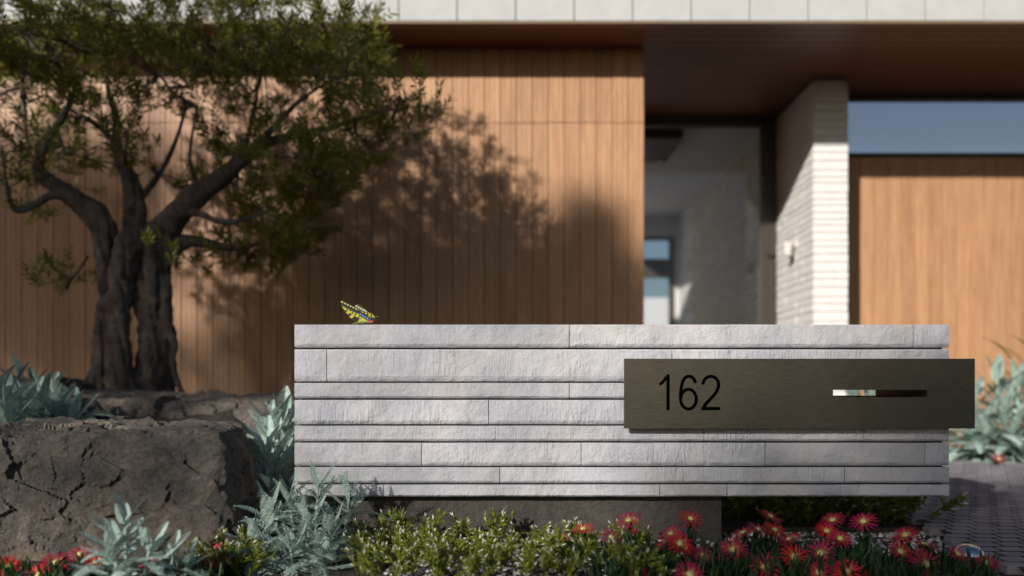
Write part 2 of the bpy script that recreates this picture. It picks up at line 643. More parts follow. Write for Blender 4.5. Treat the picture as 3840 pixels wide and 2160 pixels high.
# cedar wall right, with the clerestory window over it
zc0 = CAMZ + (HOR - 572) / (FPX / D_R)
zb1 = CAMZ + (HOR - 588) / (FPX / D_R)
mb = MB()
mb.box(XS1, XR, YR + 0.03, YR + 0.2, 0.0, zb1 - 0.003)
wall_r = put('cedar_wall', mb.mesh('cedar_wall', M['core']), house)
br_ = board_mesh('board', BW, zb1 - 0.006, (-0.02, 0.021), M['wood'])
x = XS1 + 0.012 + BW / 2
while x < XR:
    put('board', br_, wall_r, Matrix.Translation((x, YR + R.uniform(-.002, .002), 0.0)))
    x += BW
mb = MB()
mb.box(XS1 + 0.002, XR, YR + 0.01, YR + 0.14, zb1, zc0)
mb.box(XS1 + 0.002, XR, YR + 0.02, YR + 0.14, ZS - 0.03, ZS - 0.004)
cw = put('clerestory_window', mb.mesh('clerestory_window', M['frame']), house)
mb = MB()
mb.box(XS1 + 0.002, XR, YR + 0.05, YR + 0.062, zc0 + 0.001, ZS - 0.031)
put('pane', mb.mesh('pane', M['clere']), cw)

# stone pier / wall with courses of long thin bricks
mb = MB()
mb.box(XS0 + 0.014, XS1 - 0.012, YC + 0.014, YD + 4.1, 0.0, ZS - 0.003)
pier = put('stone_pier', mb.mesh('stone_pier', M['mortar']), house)
hs = [0.058, 0.07, 0.05, 0.082, 0.062]
cache = {}


def brick_mesh(lx, ly, lz):
    key = (round(lx, 3), round(ly, 3), round(lz, 3))
    if key not in cache:
        b_ = MB()
        b_.box(-lx / 2, lx / 2, -ly / 2, ly / 2, 0, lz)
        cache[key] = bevel(b_.mesh('brick', M['brick']), 0.004)
    return cache[key]


z = 0.0
i = 0
inner = MB()
while z < ZS - 0.03:
    h = min(hs[(i * 3 + i // 4) % 5], ZS - 0.004 - z)
    hz = h - 0.005
    ox = R.uniform(-0.003, 0.003)
    # return brick at the corner runs the full front, side bricks follow
    dp = 0.30 if i % 2 else 0.48
    put('brick', brick_mesh(XS1 - XS0, dp, hz), pier, Matrix.Translation(((XS0 + XS1) / 2 + ox, YC + dp / 2, z)))
    y0 = YC + dp + 0.006
    while y0 < YD - 0.02:
        L = min(0.52, YD - y0)
        put('brick', brick_mesh(0.1, L, hz), pier, Matrix.Translation((XS0 + 0.05 + R.uniform(-.004, .004), y0 + L / 2, z)))
        y0 += L + 0.006
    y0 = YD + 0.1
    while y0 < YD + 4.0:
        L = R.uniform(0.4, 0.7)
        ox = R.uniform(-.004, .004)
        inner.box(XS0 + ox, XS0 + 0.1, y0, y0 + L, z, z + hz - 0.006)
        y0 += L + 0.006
    z += h
    i += 1
tag(put('hall_bricks', inner.mesh('hall_bricks', M['brick_shade']), pier), kind='stuff')

# small wall light on the side of the pier
mb = MB()
lx, ly, lz = XS0, 4.94, 1.86
mb.tube([(lx + 0.004, ly, lz), (lx - 0.014, ly, lz)], [0.045, 0.045], 20)
mb.tube([(lx - 0.012, ly, lz), (lx - 0.05, ly, lz + 0.012), (lx - 0.075, ly, lz)], [0.013, 0.012, 0.012], 10)
wl = put('wall_light', mb.mesh('wall_light', M['mortar'], True), house)
mb = MB()
mb.tube([(lx - 0.075, ly, lz + 0.02), (lx - 0.075, ly, lz - 0.02), (lx - 0.075, ly, lz - 0.10), (lx - 0.075, ly, lz - 0.105)], [0.02, 0.032, 0.042, 0.036], 20)
put('lamp_shade', mb.mesh('lamp_shade', M['mortar'], True), wl)

# roof: slab, fascia tiles, soffit boards
mb = MB()
mb.box(XL - 1, XR + 1, YF + 0.03, YR + 0.14, ZS + 0.02, ZS + 0.75)
mb.box(XL - 1, 2.86, YR + 0.14, YD + 0.1, ZS + 0.021, ZS + 0.749)
mb.box(1.0, 2.86, YD + 0.1, YB + 0.3, ZS + 0.02, ZS + 0.4)
roof = put('roof', mb.mesh('roof', M['core']), house)
TP = 219.6 / (FPX / D_F)
tm = MB()
tm.box(-TP / 2 + 0.003, TP / 2 - 0.003, 0, 0.028, 0, 0.62)
tme = bevel(tm.mesh('fascia_tile', M['tile']), 0.003)
x0 = (1495 - 1920) / (FPX / D_F) + TP / 2
for k in range(-10, 15):
    put('fascia_tile', tme, roof, Matrix.Translation((x0 + k * TP, YF + R.uniform(-.0015, .0015), ZS + 0.012)))
mb = MB()
mb.box(XL - 1, XR + 1, YF + 0.003, YF + 0.03, ZS - 0.004, ZS + 0.009)
put('drip_edge', mb.mesh('drip_edge', plain('drip_edge_metal', (0.22, 0.16, 0.10), 0.5)), roof)
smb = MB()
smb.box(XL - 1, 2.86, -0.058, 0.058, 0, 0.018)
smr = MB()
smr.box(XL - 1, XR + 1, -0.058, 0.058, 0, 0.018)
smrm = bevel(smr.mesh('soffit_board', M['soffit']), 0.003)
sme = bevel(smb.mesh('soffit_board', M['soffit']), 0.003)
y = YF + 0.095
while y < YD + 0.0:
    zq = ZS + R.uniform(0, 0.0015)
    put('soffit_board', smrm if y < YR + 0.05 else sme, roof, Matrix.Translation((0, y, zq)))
    y += 0.121

# entrance door with fixed glazing
sD = FPX / D_D
xj0, xj1 = (2850 - 1920) / sD, (2913 - 1920) / sD
zt = CAMZ + (HOR - 476) / sD
mb = MB()
mb.box(XE + 0.03, XS0 + 0.0, YD - 0.05, YD + 0.05, zt, ZS - 0.006)
mb.box(xj0, xj1, YD - 0.049, YD + 0.049, 0.02, zt)
mb.box(XE + 0.03, XE + 0.1, YD - 0.049, YD + 0.049, 0.02, zt)
mb.box(XE + 0.1, xj0, YD - 0.048, YD + 0.048, 0.02, 0.09)
door = put('entrance_door', mb.mesh('entrance_door', M['frame']), house)
mb = MB()
mb.box(XE + 0.1, xj0, YD - 0.006, YD + 0.006, 0.09, zt)
put('pane', mb.mesh('pane', M['glass']), door)
mb = MB()
hx = (xj0 + xj1) / 2
mb.tube([(hx, YD - 0.05, 1.86), (hx, YD - 0.10, 1.86)], [0.03, 0.03], 14)
mb.tube([(hx, YD - 0.10, 1.86), (hx, YD - 0.108, 1.86)], [0.018, 0.018], 12)
put('door_lock', mb.mesh('door_lock', M['frame']), door)

# hall behind the glass, with an unseen courtyard added to bounce sun in
XH0 = -4.5
mb = MB()
mb.box(XH0, 2.56, YD + 0.06, YB + 3.2, -0.02, 0.03)  # reaches past the hall as an added pale terrace for bounced light
put('hall_terrace_floor', mb.mesh('hall_terrace_floor', M['floor_in']), house)
mb = MB()
mb.box(1.0, 2.855, YD + 0.06, YB + 0.2, ZS - 0.002, ZS + 0.015)
put('hall_ceiling', mb.mesh('hall_ceiling', M['plaster']), house)
sB = FPX / (YB - CAMY)
bx0, bx1 = (2370 - 1920) / sB, (2532 - 1920) / sB
bz1 = CAMZ + (HOR - 885) / sB
mb = MB()
mb.box(1.3, bx0, YB, YB + 0.2, 0.03, ZS)
mb.box(bx1, 2.855, YB, YB + 0.2, 0.03, ZS)
mb.box(bx0, bx1, YB, YB + 0.2, bz1, ZS)
mb.box(XH0, 1.0, YB + 1.4, YB + 1.6, 0.0, 2.9)  # unseen courtyard wall, added to reflect sunlight into the hall
mb.box(2.575, 2.63, YD + 3.9, YB - 0.003, 0.03, ZS - 0.004)
put('hall_and_bounce_wall', mb.mesh('hall_and_bounce_wall', M['plaster']), house)
mb = MB()
fr = 0.06
mb.box(bx0, bx0 + fr, YB + 0.05, YB + 0.12, 0.03, bz1)
mb.box(bx1 - fr * 1.4, bx1, YB + 0.05, YB + 0.12, 0.03, bz1)
mb.box(bx0 + fr, bx1 - fr * 1.4, YB + 0.05, YB + 0.12, bz1 - fr, bz1)
t0, t1 = CAMZ + (HOR - 1040) / sB, CAMZ + (HOR - 968) / sB
mb.box(bx0 + fr, bx1 - fr * 1.4, YB + 0.05, YB + 0.12, t0, t1)
bd = put('back_door', mb.mesh('back_door', M['frame']), house)
mb = MB()
mb.box(bx0 + fr, bx1 - fr * 1.4, YB + 0.08, YB + 0.09, 0.03, bz1 - fr)
put('pane', mb.mesh('pane', M['glass']), bd)
# dark ceiling hatch with a small downlight
mb = MB()
mb.box(0.9, 1.74, 6.0, 7.05, ZS - 0.10, ZS - 0.003)
hatch = put('ceiling_hatch', mb.mesh('ceiling_hatch', M['frame']), house)
mb = MB()
mb.tube([(1.66, 6.98, ZS - 0.10), (1.66, 6.98, ZS - 0.13)], [0.04, 0.036], 16)
put('downlight', mb.mesh('downlight', M['chrome']), hatch)

mb = MB()
mb.box(0.6, 5.0, 16.0, 16.2, -0.05, 2.4)  # added to stand in for sky glare in the back door's lower pane
gw = put('sky_glare_wall', bevel(mb.mesh('sky_glare_wall', M['plaster']), 0.01))
tag(gw, 'added white wall imitating bright sky through the back door of the hall', 'wall')

# ------------------------------------------------------------------ mailbox wall
mw = thing('mailbox_wall', 'low freestanding wall of pale split stone with bronze number plate and letter slot', 'mailbox', (0.41, 0.22, 0))
TH = 0.45


def X(px):
    return (px - 1920) / 1000.0


def Z(py):
    return CAMZ + (HOR - py) / 1000.0


courses = [(1217, 1303, [2135, 3426]), (1310, 1430, [1224, 2520]), (1436, 1494, [2135, -3108, -3494]), (1500, 1591, [1832, 2790]),
           (1597, 1655, [2640]), (1661, 1747, [1580, 2179, 2870, 3470]), (1753, 1812, [1874, 3168]), (1818, 1863, [1437, 2474, 2727])]


def stone_mesh(x0, x1, z0, z1):
    """block with an uneven split face, slightly hollow or proud, chamfered lower arris"""
    nx_ = max(4, int((x1 - x0) / 0.035))
    nz_ = 7
    mb = MB()
    y_b = TH
    fx = [x0 + (x1 - x0) * i / nx_ for i in range(nx_ + 1)]
    fz = [0, 0.07, 0.16, 0.4, 0.65, 0.86, 0.95, 1.0]
    for side in (0, 1):
        o = len(mb.v)
        for kz in range(nz_ + 1):
            for kx in range(nx_ + 1):
                zz = z0 + (z1 - z0) * fz[kz]
                xx = fx[kx]
                e = 0.0
                if kz == 0:
                    e = 0.010
                elif kz == 1:
                    e = 0.004
                elif kz == nz_:
                    e = 0.004
                if kx in (0, nx_):
                    e = max(e, 0.0022)
                q = Vector((xx * 7, zz * 9, z0 * 31 + side * 9))
                dd = 0.0035 * noise.noise(q) + 0.002 * noise.noise(Vector((xx * 26, zz * 12, 4)))
                yy = (e + dd) if side == 0 else (y_b - e - dd)
                wz = 0.0008 * noise.noise(Vector((xx * 5, z0 * 20 + kz // 4, 7))) if kz in (0, nz_) else 0
                mb.v.append((xx, yy, zz + wz))
        for kz in range(nz_):
            for kx in range(nx_):
                a = o + kz * (nx_ + 1) + kx
                q = (a, a + 1, a + nx_ + 2, a + nx_ + 1)
                mb.f.append(q if side == 0 else q[::-1])
    h = (nz_ + 1) * (nx_ + 1)
    W = nx_ + 1
    for kx in range(nx_):
        mb.f.append((kx, h + kx, h + kx + 1, kx + 1))
        a = nz_ * W + kx
        mb.f.append((a, a + 1, h + a + 1, h + a))
    for kz in range(nz_):
        a = kz * W
        mb.f.append((a, a + W, h + a + W, h + a))
        a = kz * W + nx_
        mb.f.append((a, h + a, h + a + W, a + W))
    mb.m = [0] * len(mb.f)
    return mb.mesh('stone', M['stone'])


for (p0, p1, js) in courses:
    xs = [1104] + [abs(j) for j in js] + [3560]
    for i in range(len(xs) - 1):
        if p0 == 1436 and xs[i] == 3108:
            continue                    # letter slot passes here
        a = X(xs[i]) + (0.0 if i == 0 else 0.0014)
        b = X(xs[i + 1]) - (0.0 if i == len(xs) - 2 else 0.0014)
        put('stone', stone_mesh(a, b, Z(p1), Z(p0)), mw)
mb = MB()
cx0, cx1, cy0, cy1 = X(1104) + 0.02, X(3560) - 0.02, 0.018, TH - 0.018
mb.box(cx0, cx1, cy0, cy1, Z(1852), Z(1495))
mb.box(cx0, cx1, cy0, cy1, Z(1435), Z(1225))
mb.box(cx0, X(3104), cy0 + .001, cy1 - .001, Z(1494.9), Z(1435.1))
mb.box(X(3498), cx1, cy0 + .001, cy1 - .001, Z(1494.9), Z(1435.1))
put('core', mb.mesh('core', M['core']), mw)
mb = MB()
mb.box(X(1270), P(2708, 0, 3.56).x, 0.06, 0.40, -0.05, Z(1863) - 0.001)
put('plinth', bevel(mb.mesh('plinth', M['plinth']), 0.004), mw)
# bronze plate
DP = 3.45
pa, pb = P(2341, 1345, DP), P(3656, 1607, DP)
qa, qb = P(3124, 1462, DP), P(3478, 1489, DP)
yp, yq = pa.y, pa.y + 0.012
mb = MB()
xs_ = [pa.x, qa.x, qb.x, pb.x]
zs_ = [pb.z, qb.z, qa.z, pa.z]
for yy in (yp, yq):
    for zz in zs_:
        for xx in xs_:
            mb.v.append((xx, yy, zz))
for s_ in (0, 1):
    for j in range(3):
        for i in range(3):
            if i == 1 and j == 1:
                continue
            a = s_ * 16 + j * 4 + i
            q = (a, a + 1, a + 5, a + 4)
            mb.f.append(q if s_ == 0 else q[::-1])
ring = [0, 1, 2, 3, 7, 11, 15, 14, 13, 12, 8, 4]
for i in range(12):
    a, b = ring[i], ring[(i + 1) % 12]
    mb.f.append((a, a + 16, b + 16, b))
hole = [5, 6, 10, 9]
for i in range(4):
    a, b = hole[i], hole[(i + 1) % 4]
    mb.f.append((b, b + 16, a + 16, a))
mb.m = [0] * len(mb.f)
plate = put('number_plate', mb.mesh('number_plate', M['bronze']), mw)
mb = MB()          # stand-off box behind the plate
mb.box(pa.x + 0.05, qa.x - 0.03, yq, 0.012, pb.z + 0.04, pa.z - 0.04)
mb.box(qb.x + 0.03, X(3560) - 0.04, yq, 0.012, pb.z + 0.04, pa.z - 0.04)
put('stand_off', mb.mesh('stand_off', M['core']), plate)
mb = MB()          # letter slot tunnel
e = 0.004
ya, yb_ = yq + 0.0005, TH - 0.006
lx0, lx1, lz0, lz1 = qa.x, qb.x, qb.z, qa.z
mb.box(lx0 - e, lx1 + e, ya, yb_, lz0 - e, lz0)
mb.box(lx0 - e, lx1 + e, ya, yb_, lz1, lz1 + e)
mb.box(lx0 - e, lx0, ya, yb_, lz0, lz1)
mb.box(lx1, lx1 + e, ya, yb_, lz0, lz1)
put('letter_slot', mb.mesh('letter_slot', M['slot']), plate)


# digits, drawn in crop pixels (scale 1.84 from 2300,1200)
def stroke(pts, w, y0, y1):
    q = [Vector((2300 + a / 1.84, 1200 + b / 1.84)) for a, b in pts]
    mbx = MB()
    n = len(q)
    L, Rr = [], []
    for i in range(n):
        t0_ = (q[i] - q[i - 1]).normalized() if i else None
        t1_ = (q[i + 1] - q[i]).normalized() if i < n - 1 else None
        t = ((t0_ or t1_) + (t1_ or t0_)).normalized()
        nn = Vector((-t.y, t.x))
        ref = t1_ or t0_
        c = max(0.35, abs(nn.dot(Vector((-ref.y, ref.x)))))
        L.append(q[i] + nn * (w / 2 / c))
        Rr.append(q[i] - nn * (w / 2 / c))
    for yy in (y0, y1):
        for i in range(n):
            for qq in (L[i], Rr[i]):
                p = P(qq.x, qq.y, DP)
                mbx.v.append((p.x, yy, p.z))
    for i in range(n - 1):
        a = 2 * i
        mbx.f += [(a, a + 1, a + 3, a + 2), (2 * n + a, 2 * n + a + 2, 2 * n + a + 3, 2 * n + a + 1), (a, a + 2, 2 * n + a + 2, 2 * n + a), (a + 1, 2 * n + a + 1, 2 * n + a + 3, a + 3)]
    mbx.f += [(0, 2 * n, 2 * n + 1, 1), (2 * n - 2, 2 * n - 1, 4 * n - 1, 4 * n - 2)]
    mbx.m = [0] * len(mbx.f)
    return mbx


def arc(cx, cy, rx, ry, a0, a1, n):
    return [(cx + rx * math.cos(math.radians(a0 + (a1 - a0) * i / n)), cy + ry * math.sin(math.radians(a0 + (a1 - a0) * i / n))) for i in range(n + 1)]


y0_, y1_ = yp - 0.0012, yp + 0.002
d1 = stroke([(377, 376), (377, 622)], 12.2, y0_, y1_)
t = stroke([(318, 447), (345, 424), (366, 392)], 11, y0_ + .0002, y1_)
d1.add(t.v, t.f)
w6 = 12
d6 = stroke(arc(518, 546, 54, 68, -90, 270, 40), w6, y0_, y1_)
t = stroke(arc(520, 452, 48, 64, -15, -100, 12) + [(492, 400), (476, 430), (467, 475), (463, 520), (464, 552)], w6, y0_ + .0002, y1_)
d6.add(t.v, t.f)
d2 = stroke(arc(672, 446, 54, 57, 180, 372, 26) + [(716, 486), (698, 514), (672, 542), (642, 574), (622, 601)], w6, y0_, y1_)
t = stroke([(607, 611), (737, 611)], 12.5, y0_ + .0002, y1_)
d2.add(t.v, t.f)
for dg in (d1, d6, d2):
    put('digit', dg.mesh('digit', M['black']), plate)

# ------------------------------------------------------------------ boulders
def rv(rng):
    while True:
        v = Vector((rng.uniform(-1, 1), rng.uniform(-1, 1), rng.uniform(-1, 1)))
        if 0.05 < v.length < 1:
            return v




def boulder(label, centre, planes, sub=6, amp=0.035, seed=0, name='boulder', crag=1.0, chips=26):
    bm = bmesh.new()
    bmesh.ops.create_icosphere(bm, subdivisions=sub, radius=1)
    pl = [(Vector(n_).normalized(), d_) for n_, d_ in planes]
    sd = Vector((seed * 7.3, seed * 3.1, seed * 1.7))
    rb = random.Random(seed)
    hull = []
    for v in bm.verts[:]:
        u = v.co.normalized()
        hull.append(u * min(d_ / n_.dot(u) for n_, d_ in pl if n_.dot(u) > 1e-3))
    hull = hull[::7]
    for _ in range(chips):
        n_ = rv(rb).normalized()
        pl.append((n_, max(n_.dot(q) for q in hull) * rb.uniform(.88, .97)))
    for v in bm.verts:
        u = v.co.normalized()
        rr = []
        for n_, d_ in pl:
            c = n_.dot(u)
            if c > 1e-3:
                rr.append(d_ / c)
        r = min(rr)
        p = u * r
        q = p + sd
        f = noise.fractal(q * 2.2, 1.0, 2.0, 3)
        f2 = noise.fractal(q * 9.0, 0.8, 2.1, 4)
        dsp = amp * f * 0.45 + amp * f2 * 0.35
        w_ = Vector((q.x + q.z * 0.45, q.y, q.z * 1.25 - q.x * 0.3)) + noise.noise_vector(q * 4) * 0.02
        for fq, k_ in ((3.4, 0.30), (8.0, 0.36), (19.0, 0.30)):
            dd, pp = noise.voronoi(w_ * fq)
            rd = noise.cell_vector(pp[0] * 37.7)
            dsp += ((w_ * fq - pp[0]).dot(rd - Vector((.5, .5, .5)))) * k_ / fq * crag
            dsp -= max(0.0, 0.05 - (dd[1] - dd[0])) * 0.12 / fq * crag
        v.co = p + u * dsp
    me = bpy.data.meshes.new(name)
    bm.to_mesh(me)
    bm.free()
    me.materials.append(M['rock'])
    me.polygons.foreach_set('use_smooth', [False] * len(me.polygons))
    o = put(name, me)
    o.location = centre
    return tag(o, label, 'boulder', 'boulders around the planting bed')


# big front boulder: right side at px 925-1050, top at py 1570-1620
boulder('large dark brown boulder in the left foreground beside the low stone wall', (-1.78, 0.12, 0.10),
        [((0, -0.03, 1), 0.335), ((-0.08, -0.1, 1), 0.35), ((0.95, 0.34, 0.14), 0.76), ((0.62, 0.1, 0.75), 0.74), ((0.03, -1, 0.24), 0.40), ((0, 1, 0.1), 0.35),
         ((-1, 0, 0.1), 1.2), ((0.8, -0.6, -0.12), 0.84), ((0.55, -0.8, 0.2), 0.72), ((0, 0, -1), 0.25), ((-0.3, -0.9, -0.2), 0.55)], 7, 0.026, 3, 'boulder', 0.95, 18)
boulder('flat-topped brown boulder at the foot of the olive tree', (-1.84, 1.70, 0.27),
        [((0.02, -0.06, 1), 0.265), ((1, -0.05, 0.1), 0.72), ((0.7, 0, 0.7), 0.60), ((0, -1, 0.2), 0.34), ((0, 1, 0), 0.3), ((-1, 0, 0.1), 0.64), ((-0.6, -0.7, 0.1), 0.62), ((0.1, -0.6, 0.8), 0.36), ((0, 0, -1), 0.35)], 6, 0.05, 8)
boulder('dark low boulder behind silver plants at the far left edge', (-3.0, 2.1, 0.36),
        [((0.0, -0.03, 1), 0.27), ((1, -0.05, 0.2), 0.46), ((0.6, 0, 0.8), 0.44), ((0, -1, 0.3), 0.3), ((0, 1, 0), 0.3), ((-1, 0, 0.1), 0.8), ((0, 0, -1), 0.35)], 6, 0.05, 14)

# ------------------------------------------------------------------ trees


def leaf_quad(mb, base, dirn, nrm, L, W):
    side = dirn.cross(nrm)
    if side.length < 1e-5:
        side = dirn.orthogonal()
    side.normalize()
    n2 = side.cross(dirn).normalized()
    o = len(mb.v)
    m1 = base + dirn * L * 0.35 + n2 * L * 0.04
    m2 = base + dirn * L * 0.70 + n2 * L * 0.03
    mb.v += [tuple(base), tuple(m1 + side * W * 0.5), tuple(m1 - side * W * 0.5), tuple(m2 + side * W * 0.42), tuple(m2 - side * W * 0.42), tuple(base + dirn * L)]
    mb.f += [(o, o + 1, o + 2), (o + 1, o + 3, o + 4, o + 2), (o + 3, o + 5, o + 4)]
    mb.m += [0, 0, 0]


def spline(pts, n=6):
    """Catmull-Rom through (Vector, radius)"""
    P_ = [pts[0]] + pts + [pts[-1]]
    out = []
    for i in range(1, len(P_) - 2):
        for k in range(n):
            t = k / n
            def cr(a, b, c, d):
                return 0.5 * ((2 * b) + (c - a) * t + (2 * a - 5 * b + 4 * c - d) * t * t + (3 * b - a - 3 * c + d) * t ** 3)
            out.append((cr(P_[i - 1][0], P_[i][0], P_[i + 1][0], P_[i + 2][0]), cr(P_[i - 1][1], P_[i][1], P_[i + 1][1], P_[i + 2][1])))
    out.append(pts[-1])
    return out


DT = 5.72
TS = FPX / DT


def limb(lst):
    """(px, py, depth offset, radius in m)"""
    return spline([(P(a, b, DT) + Vector((0, c, 0)), r) for a, b, c, r in lst])


olive = thing('olive_tree', 'gnarled multi-stemmed olive tree with dark green crown on the raised bed', 'tree', (P(510, 1490, DT).x, DT + CAMY, 0.5))
stems = [
    [(340, 1530, .0, .12), (370, 1400, 0, .075), (385, 1250, 0, .064), (392, 1080, 0, .058), (392, 950, 0, .068), (395, 860, 0, .085), (330, 780, 0, .075)],
    [(562, 1540, .05, .185), (565, 1420, .05, .15), (568, 1250, .05, .135), (565, 1100, .05, .125), (570, 980, .05, .118), (590, 880, .04, .11), (640, 830, .02, .085)],
    [(480, 1530, -.08, .11), (475, 1400, -.1, .09), (470, 1250, -.09, .075), (465, 1100, -.08, .085), (490, 980, -.07, .095), (500, 900, -.06, .09), (495, 862, -.06, .055)],
    [(470, 980, .12, .10), (468, 860, .12, .085), (470, 760, .13, .075), (450, 660, .14, .062), (420, 590, .15, .05), (400, 520, .16, .04), (385, 420, .2, .03), (350, 280, .2, .02), (330, 120, .25, .012)],
    [(610, 1150, .0, .05), (630, 1230, -.02, .03), (662, 1290, -.04, .024), (655, 1350, -.04, .02), (672, 1420, -.04, .022), (700, 1490, -.04, .026)],
]
limbs = [
    [(395, 860, 0, .085), (340, 785, 0, .075), (285, 745, -.02, .06), (225, 705, -.04, .048), (160, 640, -.05, .036), (190, 540, -.05, .028), (260, 430, -.05, .02), (300, 280, 0, .012)],
    [(290, 745, 0, .035), (225, 742, -.08, .026), (150, 790, -.12, .022), (95, 800, -.12, .016), (60, 720, -.1, .012), (40, 560, -.1, .007)],
    [(620, 850, .02, .095), (680, 790, .0, .08), (760, 725, -.03, .07), (850, 665, -.05, .055), (930, 600, -.06, .045), (1010, 545, -.05, .036), (1100, 510, -.02, .025), (1250, 475, 0, .014), (1420, 420, 0, .008), (1600, 395, 0, .004)],
    [(700, 790, 0, .03), (780, 815, -.1, .022), (860, 848, -.14, .018), (950, 838, -.16, .012), (1060, 800, -.2, .006)],
    [(620, 935, .02, .06), (690, 900, .05, .05), (760, 905, .08, .035), (860, 920, .12, .018), (980, 890, .15, .008)],
    [(930, 600, -.06, .032), (1010, 530, -.1, .024), (1080, 460, -.12, .018), (1140, 400, -.12, .012), (1250, 320, -.1, .006)],
    [(740, 735, 0, .022), (735, 660, -.05, .018), (728, 590, -.08, .012), (760, 420, -.1, .007)],
    [(860, 660, -.05, .03), (900, 560, .05, .022), (930, 430, .1, .014), (960, 250, .1, .008)],
    [(470, 760, .13, .03), (540, 640, .2, .02), (600, 500, .25, .014), (640, 320, .3, .009)],
    [(60, 420, .1, .02), (52, 300, .1, .016), (70, 150, .1, .01), (60, 20, .1, .006)],
    [(400, 520, .16, .025), (300, 430, .2, .016), (180, 360, .25, .01)],
    [(330, 960, 0, .012), (300, 1020, -.03, .009), (260, 1060, -.05, .005)],
]
nodes_ = []
mb = MB()
for st in stems:
    sp_ = limb(st)
    sp_ = spline(sp_, 3)
    mb.tube([p for p, r in sp_], [r * 0.84 for p, r in sp_], 40, 0, 0.42, 5.0)
    nodes_ += [p for p, r in sp_]
put('trunk', mb.mesh('trunk', M['bark'], True), olive)
for lb in limbs:
    sp_ = limb(lb)
    mb = MB()
    mb.tube([p for p, r in sp_], [r for p, r in sp_], 10, 0, 0.22, 6.0)
    put('branch', mb.mesh('branch', M['bark'], True), olive)
    nodes_ += [p for p, r in sp_]
lobes = [(150, 100, 220, 160, 1.2), (450, 60, 260, 150, 1.3), (760, 120, 260, 150, 1.3), (1050, 110, 240, 140, 1.2), (1290, 150, 170, 120, .9), (250, 250, 260, 110, 1.0),
         (600, 280, 220, 120, .75), (900, 300, 220, 120, .7), (1180, 260, 160, 110, .6), (1390, 250, 90, 80, .4), (1490, 410, 110, 55, .35), (1600, 400, 60, 30, .12),
         (1330, 480, 150, 90, .6), (850, 470, 130, 90, .34), (1150, 620, 200, 120, 1.0), (1000, 760, 180, 110, .9), (1250, 660, 100, 80, .45), (880, 900, 150, 80, .6),
         (1050, 880, 90, 60, .3), (690, 960, 60, 40, .10), (50, 500, 80, 140, .35), (50, 700, 80, 110, .35), (190, 640, 70, 50, .15), (255, 1040, 50, 60, .14), (310, 420, 120, 50, .2),
         (500, 540, 90, 80, .24), (580, 620, 60, 80, .12), (330, 560, 90, 70, .2), (170, 520, 80, 60, .12), (130, 330, 160, 80, .45), (400, -150, 520, 150, 1.6), (950, -110, 340, 120, 1.0), (820, 650, 90, 60, .15), (-80, 300, 120, 350, .8)]
TW = 76
rng = random.Random(5)
leafmb, twigmb = MB(), MB()
for (cx, cy, rx, ry, w) in lobes:
    cd = rng.uniform(-0.15, 0.15) + (0.42 if (700 < cx < 1100 and 430 < cy < 950) else 0)
    cpt = P(cx, cy, DT) + Vector((0, cd, 0))
    near = min(nodes_, key=lambda q: (q - cpt).length)
    midp = (near + cpt) / 2 + Vector((0, 0, -0.06)) + rv(rng) * 0.05
    twigmb.tube([near, midp, cpt], [0.014, 0.01, 0.006], 5)
    hubs = []
    for k in range(max(1, int(5 * w))):
        u = rv(rng)
        hpt = P(cx + u.x * rx * .7, cy + u.z * ry * .7, DT) + Vector((0, cd + u.y * 0.35, 0))
        twigmb.tube([cpt, (cpt + hpt) / 2 + rv(rng) * 0.03, hpt], [0.006, 0.0045, 0.003], 4)
        hubs.append(hpt)
    for k in range(int(TW * w)):
        u = rv(rng)
        u = u.normalized() * (u.length ** 0.55)
        p = P(cx + u.x * rx, cy + u.z * ry, DT) + Vector((0, cd + u.y * 0.7, 0))
        hub = min(hubs, key=lambda q: (q - p).length)
        dirn = ((p - hub) * 2.2 + Vector((0, 0, 0.5)) + rv(rng) * 0.5).normalized()
        Lt = rng.uniform(0.12, 0.22)
        st = p - dirn * Lt * 0.5
        twigmb.tube([hub, st, st + dirn * Lt], [0.0028, 0.002, 0.001], 3, cap=False)
        nl = 9
        for q in range(nl):
            tt = (q + 0.5) / nl
            a = dirn.orthogonal().normalized()
            a.rotate(Quaternion(dirn, q * 1.57 + rng.uniform(-.4, .4)))
            for s_ in (1, -1):
                ld = (dirn * rng.uniform(0.6, 1.0) + a * s_ * rng.uniform(0.6, 1.0)).normalized()
                leaf_quad(leafmb, st + dirn * Lt * tt, ld, rv(rng), rng.uniform(0.046, 0.074), rng.uniform(0.010, 0.015))
put('crown', leafmb.mesh('crown', M['oleaf']), olive)
put('twigs', twigmb.mesh('twigs', M['bark']), olive)
tag(olive.children[-1], kind='stuff')


